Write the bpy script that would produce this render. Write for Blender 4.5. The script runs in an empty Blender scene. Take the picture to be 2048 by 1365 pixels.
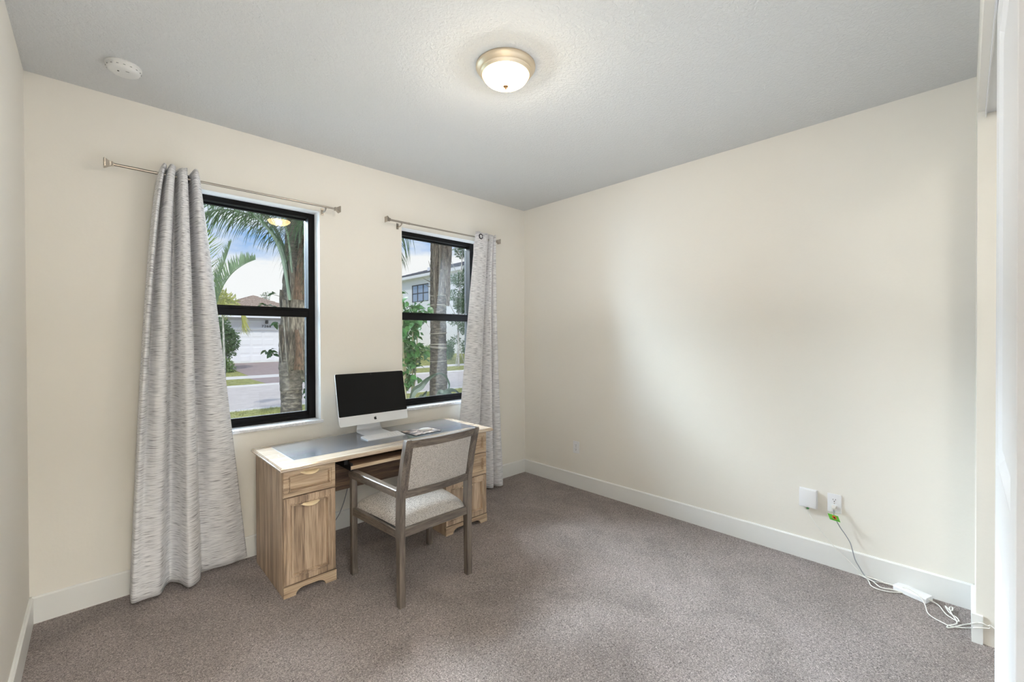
import bpy, bmesh, math, random
from mathutils import Vector, Matrix, noise
random.seed(7)
C = bpy.context.scene.collection
sc = bpy.context.scene
PI = math.pi

# ------------------------------------------------------------------ camera
W_, H_ = 2048, 1365
CX, CY, CH = -3.2608, -3.2067, 1.4185
YAW, PITCH, ROLL, FPX, U0, V0 = 0.8072, -0.0069, -0.0038, 868.42, -1.304, -2.255
Fv = Vector((math.cos(YAW)*math.cos(PITCH), math.sin(YAW)*math.cos(PITCH), math.sin(PITCH)))
R0 = Vector((math.sin(YAW), -math.cos(YAW), 0)); U0v = R0.cross(Fv)
Rv = math.cos(ROLL)*R0+math.sin(ROLL)*U0v
Uv = -math.sin(ROLL)*R0+math.cos(ROLL)*U0v
EYE = Vector((CX, CY, CH))
cam = bpy.data.cameras.new('camera'); camo = bpy.data.objects.new('camera', cam); C.objects.link(camo)
M = Matrix((Rv, Uv, -Fv)).transposed().to_4x4(); M.translation = EYE
camo.matrix_world = M
cam.sensor_width = 36; cam.lens = 36*FPX/W_; cam.shift_x = -U0/W_; cam.shift_y = V0/W_
cam.clip_start = .02; cam.clip_end = 400
sc.camera = camo

def at(px, py, ax, val):
    """a point of the photograph carried out to a plane of the room or the garden (ax 0,1,2 = x,y,z)"""
    d = Fv+(px-W_/2-U0)/FPX*Rv-(py-H_/2-V0)/FPX*Uv
    return EYE+d*((val-EYE[ax])/d[ax])
def aty(px, py, Y): return at(px, py, 1, Y)
def atz(px, py, Z): return at(px, py, 2, Z)

# ------------------------------------------------------------------ colour / view
sc.view_settings.view_transform = 'Standard'; sc.view_settings.look = 'None'
sc.view_settings.exposure = 0.18; sc.view_settings.gamma = 1; sc.view_settings.use_curve_mapping = False

def lin(r, g, b):
    f = lambda c: (c/255/12.92) if c/255 <= .04045 else ((c/255+.055)/1.055)**2.4
    return (f(r), f(g), f(b), 1)

# ------------------------------------------------------------------ world: blue sky with white cumulus
w = bpy.data.worlds.new('sky'); sc.world = w; w.use_nodes = True
nt = w.node_tree; nt.nodes.clear()
def wn(t, **k):
    n = nt.nodes.new(t)
    for a, b in k.items(): setattr(n, a, b)
    return n
tc = wn('ShaderNodeTexCoord'); mp = wn('ShaderNodeMapping'); mp.inputs['Scale'].default_value = (1, 1, 2.6)
mp.inputs['Location'].default_value = (.35, .1, 1.15)
n1 = wn('ShaderNodeTexNoise'); n1.inputs['Scale'].default_value = 2.3; n1.inputs['Detail'].default_value = 8; n1.inputs['Roughness'].default_value = .55
cr = wn('ShaderNodeValToRGB'); cr.color_ramp.elements[0].position = .43; cr.color_ramp.elements[1].position = .56
sep = wn('ShaderNodeSeparateXYZ'); cg = wn('ShaderNodeValToRGB')
cg.color_ramp.elements[0].position = 0; cg.color_ramp.elements[0].color = lin(140, 192, 246)
cg.color_ramp.elements[1].position = .6; cg.color_ramp.elements[1].color = lin(86, 152, 234)
mx = wn('ShaderNodeMixRGB'); mx.inputs[2].default_value = (.98, .985, 1.0, 1)
bg = wn('ShaderNodeBackground'); bg.inputs['Strength'].default_value = .93
out = wn('ShaderNodeOutputWorld')
L = nt.links.new
L(tc.outputs['Generated'], mp.inputs['Vector']); L(mp.outputs[0], n1.inputs['Vector']); L(n1.outputs['Fac'], cr.inputs[0])
L(tc.outputs['Generated'], sep.inputs[0]); L(sep.outputs['Z'], cg.inputs[0]); L(cr.outputs[0], mx.inputs[0])
L(cg.outputs[0], mx.inputs[1]); L(mx.outputs[0], bg.inputs[0]); L(bg.outputs[0], out.inputs[0])

# sun high behind the house, lighting the street and the facades opposite
sun = bpy.data.lights.new('sun', 'SUN'); sun.energy = 1.95; sun.angle = math.radians(4); sun.color = (1, .97, .92)
so = bpy.data.objects.new('sun', sun); C.objects.link(so)
so.rotation_euler = Vector((-.42, -.62, .72)).to_track_quat('Z', 'Y').to_euler()

# unseen fill panel added in the hall, shining in through the open doorway
hl = bpy.data.lights.new('hall_fill', 'AREA'); hl.shape = 'RECTANGLE'; hl.size = 1.5; hl.size_y = 1.3; hl.energy = 260; hl.color = (1, .985, .92)
ho = bpy.data.objects.new('hall_fill', hl); C.objects.link(ho); ho.location = (-3.0, -4.4, 2.7)

# area light added outside, left of the windows, standing in for bright sky
gl0 = bpy.data.lights.new('left_sky_fill', 'AREA'); gl0.shape = 'RECTANGLE'; gl0.size = 4.4; gl0.size_y = 3.2; gl0.energy = 900; gl0.color = (.56, .79, 1)
go0 = bpy.data.objects.new('left_sky_fill', gl0); C.objects.link(go0); go0.location = (-5.3, 2.6, 2.5)
go0.rotation_euler = Vector((-.42, .9, .28)).to_track_quat('Z', 'Y').to_euler()

hi0 = bpy.data.lights.new('high_sky_fill', 'AREA'); hi0.shape = 'RECTANGLE'; hi0.size = 5.0; hi0.size_y = 2.6; hi0.energy = 1300; hi0.spread = math.radians(80); hi0.color = (.8, .91, 1)  # second added area light, above the windows, boosting daylight on the floor
hio = bpy.data.objects.new('high_sky_fill', hi0); C.objects.link(hio); hio.location = (-2.2, 2.0, 3.95)
hio.rotation_euler = Vector((-.15, .80, .60)).to_track_quat('Z', 'Y').to_euler()

# unseen upward panel added mid-room, filling the room by way of the ceiling
bl_ = bpy.data.lights.new('ceiling_bounce_fill', 'AREA'); bl_.shape = 'RECTANGLE'; bl_.size = 2.5; bl_.size_y = 2.2; bl_.energy = 11; bl_.color = (.92, .965, 1)
bo_ = bpy.data.objects.new('ceiling_bounce_fill', bl_); C.objects.link(bo_); bo_.location = (-1.75, -1.75, 1.5); bo_.rotation_euler = (math.radians(180), 0, 0)

# ------------------------------------------------------------------ helpers
class MB:
    def __init__(s): s.bm = bmesh.new(); s.uv = None
    def box(s, lo, hi, bev=0, seg=1, rot=None, org=None):
        r = bmesh.ops.create_cube(s.bm, size=1)['verts']
        lo = Vector(lo); hi = Vector(hi); c = (lo+hi)/2; d = hi-lo
        for v in r:
            v.co = Vector((v.co.x*d.x, v.co.y*d.y, v.co.z*d.z))+c
            if rot is not None: v.co = rot @ (v.co-Vector(org))+Vector(org)
        if bev:
            es = set(e for v in r for e in v.link_edges)
            bmesh.ops.bevel(s.bm, geom=list(es), offset=bev, segments=seg, affect='EDGES', profile=.6)
        return s
    def tube(s, pts, rad, n=8, cap=True):
        pts = [Vector(p) for p in pts]; m = len(pts)
        rads = rad if isinstance(rad, (list, tuple)) else [rad]*m
        rings = []; prev = None
        for i, p in enumerate(pts):
            t = (pts[min(i+1, m-1)]-pts[max(i-1, 0)]).normalized()
            if prev is None:
                a = Vector((0, 0, 1)) if abs(t.z) < .9 else Vector((1, 0, 0))
                nrm = t.cross(a).normalized()
            else:
                nrm = (prev-t*prev.dot(t)).normalized()
            prev = nrm; b = t.cross(nrm)
            rings.append([s.bm.verts.new(p+(nrm*math.cos(2*PI*k/n)+b*math.sin(2*PI*k/n))*rads[i]) for k in range(n)])
        for i in range(m-1):
            for k in range(n):
                s.bm.faces.new((rings[i][k], rings[i][(k+1) % n], rings[i+1][(k+1) % n], rings[i+1][k]))
        if cap:
            s.bm.faces.new(rings[0][::-1]); s.bm.faces.new(rings[-1])
        return s
    def lathe(s, prof, c=(0, 0, 0), n=48):
        c = Vector(c); rings = []
        for r, z in prof:
            if r < 1e-5: rings.append([s.bm.verts.new(c+Vector((0, 0, z)))])
            else: rings.append([s.bm.verts.new(c+Vector((r*math.cos(2*PI*k/n), r*math.sin(2*PI*k/n), z))) for k in range(n)])
        for a, b in zip(rings, rings[1:]):
            for k in range(n):
                k2 = (k+1) % n
                vs = [a[k % len(a)], a[k2 % len(a)], b[k2 % len(b)], b[k % len(b)]]
                u = []
                for v in vs:
                    if v not in u: u.append(v)
                if len(u) > 2: s.bm.faces.new(u)
        return s
    def loft(s, rings, closed=True, cap=True):
        rr = [[s.bm.verts.new(Vector(p)) for p in r] for r in rings]; n = len(rr[0])
        for a, b in zip(rr, rr[1:]):
            for k in range(n if closed else n-1):
                s.bm.faces.new((a[k], a[(k+1) % n], b[(k+1) % n], b[k]))
        if cap and closed:
            s.bm.faces.new(rr[0][::-1]); s.bm.faces.new(rr[-1])
        return s
    def prism(s, poly, ax, a, b):
        """polygon of 2-D points extruded along axis ax from a to b"""
        def P(p, h):
            q = list(p); q.insert(ax, h); return Vector(q)
        va = [s.bm.verts.new(P(p, a)) for p in poly]; vb = [s.bm.verts.new(P(p, b)) for p in poly]
        n = len(poly)
        s.bm.faces.new(va); s.bm.faces.new(vb[::-1])
        for k in range(n): s.bm.faces.new((va[k], vb[k], vb[(k+1) % n], va[(k+1) % n]))
        return s
    def quad(s, *p):
        s.bm.faces.new([s.bm.verts.new(Vector(q)) for q in p]); return s
    def build(s, name, mat, parent=None, smooth=False, autos=None, norm=True, org=None):
        if norm: bmesh.ops.recalc_face_normals(s.bm, faces=s.bm.faces)
        me = bpy.data.meshes.new(name)
        base = Vector(org) if org is not None else Vector((0, 0, 0))
        if parent is not None and org is None: base = parent_loc(parent)
        for v in s.bm.verts: v.co -= base
        s.bm.to_mesh(me); s.bm.free()
        if mat: me.materials.append(mat)
        if smooth or autos:
            me.polygons.foreach_set('use_smooth', [True]*len(me.polygons))
            if autos: me.set_sharp_from_angle(angle=math.radians(autos))
        o = bpy.data.objects.new(name, me); C.objects.link(o)
        if parent is not None:
            o.parent = parent
        else: o.location = base
        return o
def parent_loc(p):
    l = Vector((0, 0, 0))
    while p is not None: l += p.location; p = p.parent
    return l
def tag(o, label, cat=None, group=None, kind=None):
    o['label'] = label
    if cat: o['category'] = cat
    if group: o['group'] = group
    if kind: o['kind'] = kind
    return o
def thing(name, label, cat, loc=(0, 0, 0), group=None, kind=None):
    o = bpy.data.objects.new(name, None); C.objects.link(o); o.location = loc; o.empty_display_size = .1
    return tag(o, label, cat, group, kind)
def catmull(pts, per=6):
    pts = [Vector(p) for p in pts]; o = []
    P = [pts[0]*2-pts[1]]+pts+[pts[-1]*2-pts[-2]]
    for i in range(1, len(P)-2):
        for k in range(per):
            t = k/per; a, b, c, d = P[i-1], P[i], P[i+1], P[i+2]
            o.append(.5*((2*b)+(c-a)*t+(2*a-5*b+4*c-d)*t*t+(3*b-a-3*c+d)*t**3))
    o.append(pts[-1]); return o

# ------------------------------------------------------------------ materials
def newmat(name):
    m = bpy.data.materials.new(name); m.use_nodes = True
    n = m.node_tree; b = n.nodes['Principled BSDF']
    return m, n, b
def N(n, t, **k):
    x = n.nodes.new(t)
    for a, b in k.items():
        if a in x.inputs: x.inputs[a].default_value = b
        else: setattr(x, a, b)
    return x
def plain(name, col, rough=.5, metal=0, bump=0, bscale=100, spec=.5, coat=0, var=0, vscale=3):
    m, n, b = newmat(name)
    b.inputs['Base Color'].default_value = col; b.inputs['Roughness'].default_value = rough
    b.inputs['Metallic'].default_value = metal; b.inputs['Specular IOR Level'].default_value = spec
    b.inputs['Coat Weight'].default_value = coat
    tcn = N(n, 'ShaderNodeTexCoord')
    if bump:
        t = N(n, 'ShaderNodeTexNoise', Scale=bscale, Detail=4); n.links.new(tcn.outputs['Object'], t.inputs['Vector'])
        bp = N(n, 'ShaderNodeBump', Strength=bump, Distance=.003)
        n.links.new(t.outputs['Fac'], bp.inputs['Height']); n.links.new(bp.outputs[0], b.inputs['Normal'])
    if var:
        t2 = N(n, 'ShaderNodeTexNoise', Scale=vscale, Detail=4); n.links.new(tcn.outputs['Object'], t2.inputs['Vector'])
        r = N(n, 'ShaderNodeMapRange'); r.inputs['To Min'].default_value = 1-var; r.inputs['To Max'].default_value = 1+var
        r.inputs['From Min'].default_value = .3; r.inputs['From Max'].default_value = .7
        mm = N(n, 'ShaderNodeMixRGB', blend_type='MULTIPLY'); mm.inputs[0].default_value = 1; mm.inputs[1].default_value = col
        n.links.new(t2.outputs['Fac'], r.inputs[0]); n.links.new(r.outputs[0], mm.inputs[2]); n.links.new(mm.outputs[0], b.inputs['Base Color'])
    return m
def ramp(n, stops):
    r = n.nodes.new('ShaderNodeValToRGB'); e = r.color_ramp.elements
    while len(e) < len(stops): e.new(.5)
    for x, (p, c) in zip(e, stops): x.position = p; x.color = c
    return r
def wood(name, axis, light, mid, dark, rough=.5, scale=1.0, planks=0):
    """grain runs along the given axis (object coordinates)"""
    m, n, b = newmat(name); l = n.links.new
    tcn = N(n, 'ShaderNodeTexCoord'); mp = N(n, 'ShaderNodeMapping')
    s = [26*scale]*3; s[axis] = 1.6*scale; mp.inputs['Scale'].default_value = s
    l(tcn.outputs['Object'], mp.inputs[0])
    a = N(n, 'ShaderNodeTexNoise', Scale=1.0, Detail=3, Distortion=.8); l(mp.outputs[0], a.inputs['Vector'])
    mp2 = N(n, 'ShaderNodeMapping'); s2 = [260*scale]*3; s2[axis] = 9*scale; mp2.inputs['Scale'].default_value = s2
    l(tcn.outputs['Object'], mp2.inputs[0])
    f = N(n, 'ShaderNodeTexNoise', Scale=1.0, Detail=2); l(mp2.outputs[0], f.inputs['Vector'])
    add = N(n, 'ShaderNodeMath', operation='MULTIPLY_ADD'); add.inputs[1].default_value = .45; l(f.outputs['Fac'], add.inputs[0])
    sub = N(n, 'ShaderNodeMath', operation='MULTIPLY'); sub.inputs[1].default_value = .60; l(a.outputs['Fac'], sub.inputs[0])
    l(sub.outputs[0], add.inputs[2]); src = add.outputs[0]
    if planks:
        sp = N(n, 'ShaderNodeSeparateXYZ'); l(tcn.outputs['Object'], sp.inputs[0])
        mu = N(n, 'ShaderNodeMath', operation='ADD'); l(sp.outputs[0], mu.inputs[0]); l(sp.outputs[1], mu.inputs[1])
        sc_ = N(n, 'ShaderNodeMath', operation='MULTIPLY'); sc_.inputs[1].default_value = planks; l(mu.outputs[0], sc_.inputs[0])
        fl = N(n, 'ShaderNodeMath', operation='FLOOR'); l(sc_.outputs[0], fl.inputs[0])
        wn_ = N(n, 'ShaderNodeTexWhiteNoise', noise_dimensions='1D'); l(fl.outputs[0], wn_.inputs['W'])
        m3 = N(n, 'ShaderNodeMath', operation='MULTIPLY_ADD'); m3.inputs[1].default_value = .13; l(wn_.outputs['Value'], m3.inputs[0])
        s3 = N(n, 'ShaderNodeMath', operation='SUBTRACT'); s3.inputs[1].default_value = .065; l(src, s3.inputs[0]); l(s3.outputs[0], m3.inputs[2]); src = m3.outputs[0]
    r = ramp(n, [(.34, dark), (.5, mid), (.66, light)]); l(src, r.inputs[0]); l(r.outputs[0], b.inputs['Base Color'])
    b.inputs['Roughness'].default_value = rough
    bp = N(n, 'ShaderNodeBump', Strength=.25, Distance=.001); l(f.outputs['Fac'], bp.inputs['Height']); l(bp.outputs[0], b.inputs['Normal'])
    return m

OL, OM, OD = lin(204, 182, 158), lin(172, 149, 126), lin(122, 103, 87)
wood_v = wood('washed_oak_upright', 2, OL, OM, OD, .5, 1, 18)
wood_h = wood('washed_oak_lengthwise', 0, lin(206, 186, 160), lin(180, 156, 130), OD, .42)
wood_dk = wood('dark_oak_panel', 0, lin(150, 124, 100), lin(112, 90, 74), lin(70, 56, 48), .5)  # darker oak for the modesty panel and keyboard tray
GL, GM, GD = lin(124, 113, 103), lin(94, 85, 78), lin(54, 47, 42)
gray_v = wood('grey_oak_upright', 2, GL, GM, GD, .42, 1.6)
gray_x = wood('grey_oak_crosswise', 0, GL, GM, GD, .42, 1.6)
gray_y = wood('grey_oak_arm', 1, GL, GM, GD, .33, 1.6)

def wallpaint(name, col, bump=.12, scale=55):
    m, n, b = newmat(name); l = n.links.new
    b.inputs['Base Color'].default_value = col; b.inputs['Roughness'].default_value = .62; b.inputs['Specular IOR Level'].default_value = .3
    tcn = N(n, 'ShaderNodeTexCoord'); t = N(n, 'ShaderNodeTexNoise', Scale=scale, Detail=3); l(tcn.outputs['Object'], t.inputs['Vector'])
    bp = N(n, 'ShaderNodeBump', Strength=bump, Distance=.004); l(t.outputs['Fac'], bp.inputs['Height']); l(bp.outputs[0], b.inputs['Normal'])
    return m
wall_m = wallpaint('cream_wall_paint', lin(240, 236, 228))
trim_m = plain('white_trim_paint', lin(238, 238, 236), .38)
door_m = plain('white_door_paint', lin(249, 249, 251), .4)
# ceiling: sprayed knock-down texture
ceil_m, n, b = newmat('textured_ceiling_paint'); l = n.links.new
b.inputs['Base Color'].default_value = lin(218, 219, 219); b.inputs['Roughness'].default_value = .85; b.inputs['Specular IOR Level'].default_value = .15
tcn = N(n, 'ShaderNodeTexCoord'); t = N(n, 'ShaderNodeTexNoise', Scale=62, Detail=5, Roughness=.6, Distortion=.6); l(tcn.outputs['Object'], t.inputs['Vector'])
r = ramp(n, [(.42, (0, 0, 0, 1)), (.6, (1, 1, 1, 1))]); l(t.outputs['Fac'], r.inputs[0])
bp = N(n, 'ShaderNodeBump', Strength=.55, Distance=.004); l(r.outputs[0], bp.inputs['Height']); l(bp.outputs[0], b.inputs['Normal'])
# carpet
carpet_m, n, b = newmat('grey_brown_cut_pile_carpet'); l = n.links.new
b.inputs['Roughness'].default_value = 1; b.inputs['Specular IOR Level'].default_value = .05; b.inputs['Sheen Weight'].default_value = .25; b.inputs['Sheen Roughness'].default_value = .5
tcn = N(n, 'ShaderNodeTexCoord')
fine = N(n, 'ShaderNodeTexNoise', Scale=150, Detail=3, Roughness=.75, Distortion=1.2); l(tcn.outputs['Object'], fine.inputs['Vector'])
fr = ramp(n, [(.32, lin(76, 67, 64)), (.46, lin(152, 140, 136)), (.55, lin(190, 178, 173)), (.68, lin(232, 223, 219))]); l(fine.outputs['Fac'], fr.inputs[0])
big = N(n, 'ShaderNodeTexNoise', Scale=2.4, Detail=5, Roughness=.6, Distortion=.8); l(tcn.outputs['Object'], big.inputs['Vector'])
br = ramp(n, [(.35, (.82, .80, .80, 1)), (.5, (1, .985, .985, 1)), (.65, (1.13, 1.11, 1.13, 1))]); l(big.outputs['Fac'], br.inputs[0])
mm = N(n, 'ShaderNodeMixRGB', blend_type='MULTIPLY'); mm.inputs[0].default_value = 1; l(fr.outputs[0], mm.inputs[1]); l(br.outputs[0], mm.inputs[2]); l(mm.outputs[0], b.inputs['Base Color'])
bp = N(n, 'ShaderNodeBump', Strength=1, Distance=.012); l(fine.outputs['Fac'], bp.inputs['Height']); l(bp.outputs[0], b.inputs['Normal'])
# curtain cloth: slubbed weave
cloth_m, n, b = newmat('slubbed_grey_curtain_cloth'); l = n.links.new
b.inputs['Roughness'].default_value = .75; b.inputs['Sheen Weight'].default_value = .3
uvn = N(n, 'ShaderNodeTexCoord'); mp = N(n, 'ShaderNodeMapping'); mp.inputs['Scale'].default_value = (13, 300, 1); l(uvn.outputs['UV'], mp.inputs[0])
a = N(n, 'ShaderNodeTexNoise', Scale=1, Detail=3, Roughness=.5, Distortion=.15); l(mp.outputs[0], a.inputs['Vector'])
r = ramp(n, [(.30, lin(112, 112, 120)), (.39, lin(186, 186, 192)), (.49, lin(228, 228, 232)), (.7, lin(246, 246, 248))]); l(a.outputs['Fac'], r.inputs[0])
l(r.outputs[0], b.inputs['Base Color'])
mp2 = N(n, 'ShaderNodeMapping'); mp2.inputs['Scale'].default_value = (700, 900, 1); l(uvn.outputs['UV'], mp2.inputs[0])
a2 = N(n, 'ShaderNodeTexNoise', Scale=1, Detail=1); l(mp2.outputs[0], a2.inputs['Vector'])
ad = N(n, 'ShaderNodeMath', operation='ADD'); l(a.outputs['Fac'], ad.inputs[0]); l(a2.outputs['Fac'], ad.inputs[1])
bp = N(n, 'ShaderNodeBump', Strength=.35, Distance=.002); l(ad.outputs[0], bp.inputs['Height']); l(bp.outputs[0], b.inputs['Normal'])
# chair upholstery: basket of short diagonal dashes
uph_m, n, b = newmat('dashed_grey_upholstery'); l = n.links.new
b.inputs['Roughness'].default_value = .8; b.inputs['Sheen Weight'].default_value = .2
tcn = N(n, 'ShaderNodeTexCoord'); mp = N(n, 'ShaderNodeMapping'); mp.inputs['Rotation'].default_value = (.6, .78, .78); mp.inputs['Scale'].default_value = (460, 150, 460); l(tcn.outputs['Object'], mp.inputs[0])
a = N(n, 'ShaderNodeTexNoise', Scale=1, Detail=2, Roughness=.5); l(mp.outputs[0], a.inputs['Vector'])
r = ramp(n, [(.33, lin(84, 78, 75)), (.42, lin(140, 134, 130)), (.50, lin(184, 178, 173)), (.7, lin(204, 199, 195))]); l(a.outputs['Fac'], r.inputs[0]); l(r.outputs[0], b.inputs['Base Color'])
bp = N(n, 'ShaderNodeBump', Strength=.4, Distance=.0015); l(a.outputs['Fac'], bp.inputs['Height']); l(bp.outputs[0], b.inputs['Normal'])

black_m = plain('black_window_metal', lin(17, 16, 17), .62, 0, spec=.12)
nickel_m = plain('brushed_nickel', lin(178, 170, 160), .28, 1)
warmmetal_m = plain('warm_brushed_nickel', lin(232, 216, 192), .42, 1)
dgrommet_m = plain('dark_grommet_metal', lin(58, 56, 64), .4, .8)
pull_m = plain('champagne_drawer_pull', lin(232, 212, 176), .38, .35)
alu_m = plain('light_aluminium', lin(226, 228, 232), .34, .25)
screen_m = plain('black_screen_glass', lin(9, 9, 10), .22, 0, spec=.25)
inkblack_m = plain('black_print', lin(14, 14, 15), .4)
whitepl_m = plain('white_plastic', lin(240, 240, 242), .4)
greypl_m = plain('grey_cord_plastic', lin(150, 154, 158), .5)
whitecord_m = plain('white_cord_plastic', lin(236, 234, 228), .5)
blackpl_m = plain('black_plastic', lin(16, 15, 16), .45)
leather_m = plain('blue_grey_leather', lin(66, 74, 88), .24, 0, bump=.10, bscale=220, spec=1, var=.12, vscale=9, coat=1)
toptrim_m = wood('pale_oak_desktop', 0, lin(206, 190, 170), lin(190, 170, 148), lin(160, 138, 116), .26)
toptrim_m.node_tree.nodes['Principled BSDF'].inputs['Coat Weight'].default_value = 1
for mm_ in (toptrim_m, leather_m):
    mm_.node_tree.nodes['Principled BSDF'].inputs['Coat IOR'].default_value = 2.0; mm_.node_tree.nodes['Principled BSDF'].inputs['Coat Roughness'].default_value = .16

# marble sill
marble_m, n, b = newmat('grey_veined_marble'); l = n.links.new
tcn = N(n, 'ShaderNodeTexCoord'); a = N(n, 'ShaderNodeTexNoise', Scale=9, Detail=8, Roughness=.7, Distortion=2); l(tcn.outputs['Object'], a.inputs['Vector'])
r = ramp(n, [(.38, lin(244, 244, 246)), (.5, lin(216, 218, 222)), (.56, lin(244, 244, 246))]); l(a.outputs['Fac'], r.inputs[0]); l(r.outputs[0], b.inputs['Base Color']); b.inputs['Roughness'].default_value = .2
# window glass: clear sheet with a real first-surface reflection
glass_m = bpy.data.materials.new('window_glass'); glass_m.use_nodes = True; n = glass_m.node_tree; n.nodes.clear(); l = n.links.new
tr = N(n, 'ShaderNodeBsdfTransparent'); tr.inputs[0].default_value = (.96, .97, .965, 1); gl = N(n, 'ShaderNodeBsdfGlossy'); gl.inputs['Roughness'].default_value = 0.0
fre = N(n, 'ShaderNodeFresnel'); fre.inputs['IOR'].default_value = 1.45
ms = N(n, 'ShaderNodeMixShader'); o_ = N(n, 'ShaderNodeOutputMaterial')
l(fre.outputs[0], ms.inputs[0]); l(tr.outputs[0], ms.inputs[1]); l(gl.outputs[0], ms.inputs[2]); l(ms.outputs[0], o_.inputs[0])
# lamp bowl: frosted glass, itself glowing, that lets the bulb's light through
bowl_m = bpy.data.materials.new('lit_frosted_bowl_glass'); bowl_m.use_nodes = True; n = bowl_m.node_tree; n.nodes.clear(); l = n.links.new
em = N(n, 'ShaderNodeEmission', Strength=24); em.inputs[0].default_value = (1, .74, .36, 1)
tb = N(n, 'ShaderNodeBsdfTransparent'); tb.inputs[0].default_value = (1, .95, .86, 1)
mx_ = N(n, 'ShaderNodeMixShader'); mx_.inputs[0].default_value = .5; oo = N(n, 'ShaderNodeOutputMaterial')
l(em.outputs[0], mx_.inputs[1]); l(tb.outputs[0], mx_.inputs[2]); l(mx_.outputs[0], oo.inputs[0])
# ------------------------------------------------------------------ room shell
LX, BY, CH_ = -3.508, -3.245, 2.74
def struct(o, label, cat): return tag(o, label, cat, kind='structure')
m = MB().box((LX-.15, -5.4, -.12), (.15, .0, 0)); struct(m.build('floor', carpet_m), 'grey-brown cut pile carpet covering the whole room', 'floor')
m = MB().box((LX-.15, -5.4, CH_), (.15, .2, CH_+.12)); struct(m.build('ceiling', ceil_m), 'white knock-down textured ceiling with the flush lamp on it', 'ceiling')
# window wall with two openings
W1 = (-2.93, -2.092, .83, 2.325); W2 = (-1.437, -.60, .83, 2.325)
m = MB(); D = .20
xs = [LX-.15, W1[0], W1[1], W2[0], W2[1], .15]
m.box((xs[0], 0, -.12), (xs[5], D, W1[2]-.022)); m.box((xs[0], 0, W1[3]), (xs[5], D, CH_))
for a, b_ in ((0, 1), (2, 3), (4, 5)): m.box((xs[a], 0, W1[2]-.022), (xs[b_], D, W1[3]))
struct(m.build('wall_window_side', wall_m), 'cream wall with the two black-framed windows', 'wall')
m = MB().box((0, -5.4, -.1), (.15, 0, CH_)); struct(m.build('wall_right', wall_m), 'long bare cream wall on the right with the outlets', 'wall')
m = MB().box((LX-.15, -5.4, -.1), (LX, 0, CH_)); struct(m.build('wall_left', wall_m), 'narrow strip of cream wall at the left edge', 'wall')
# closet side wall: stub, header, pier, doorway the camera stands in
SX = -.33; CLX = -2.70; DX0, DX1 = -3.47, -2.78
m = MB()
m.box((SX, BY-.12, 0), (0, BY, CH_)); m.box((CLX, BY-.12, 2.44), (SX, BY, CH_)); m.box((DX1, BY-.12, 0), (CLX, BY, CH_))
m.box((DX0, BY-.12, 2.08), (DX1, BY, CH_)); m.box((LX, BY-.12, 0), (DX0, BY, CH_))
m.box((CLX-.04, -4.05, 0), (CLX, BY-.12, CH_)); m.box((CLX-.04, -4.09, 0), (0, -4.05, CH_))
m.box((LX, -5.4, 0), (0, -5.32, CH_))
struct(m.build('wall_closet_side', wall_m), 'short cream wall end and lowered header beside the closet opening', 'wall')
# baseboards
def board(name, lo, hi, side, label):
    """side: which way the board faces, its top edge eased"""
    (x0, y0), (x1, y1) = lo, hi; H = .133; t = .014; e = .006
    m = MB()
    if side == '-y': m.prism([(y0, 0), (y0-t, 0), (y0-t, H-e), (y0-t+e, H), (y0, H)], 0, x0, x1)
    if side == '-x': m.prism([(x0, 0), (x0-t, 0), (x0-t, H-e), (x0-t+e, H), (x0, H)], 1, y0, y1)
    if side == '+x': m.prism([(x0, 0), (x0+t, 0), (x0+t, H-e), (x0+t-e, H), (x0, H)], 1, y0, y1)
    if side == '+y': m.prism([(y0, 0), (y0+t, 0), (y0+t, H-e), (y0+t-e, H), (y0, H)], 0, x0, x1)
    return m
_prism = MB.prism
def prism_xz(s, poly, ax, a, b):
    return _prism(s, poly, ax, a, b)
m = board('', (LX, 0), (0, 0), '-y', ''); struct(m.build('baseboard_window_side', trim_m), 'white baseboard under the windows', 'baseboard')
m = board('', (0, BY), (0, 0), '-x', ''); struct(m.build('baseboard_right', trim_m), 'long white baseboard along the right wall', 'baseboard')
m = board('', (LX, BY), (LX, 0), '+x', ''); struct(m.build('baseboard_left', trim_m), 'white baseboard along the left wall', 'baseboard')
m = board('', (SX, BY), (0, BY), '+y', ''); m.prism([(SX-.014, BY-.022), (SX, BY-.022), (SX, BY+.014), (SX-.014, BY+.014)], 2, 0, .131)
struct(m.build('baseboard_closet_side', trim_m), 'short white baseboard wrapping the wall end by the closet', 'baseboard')

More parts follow.
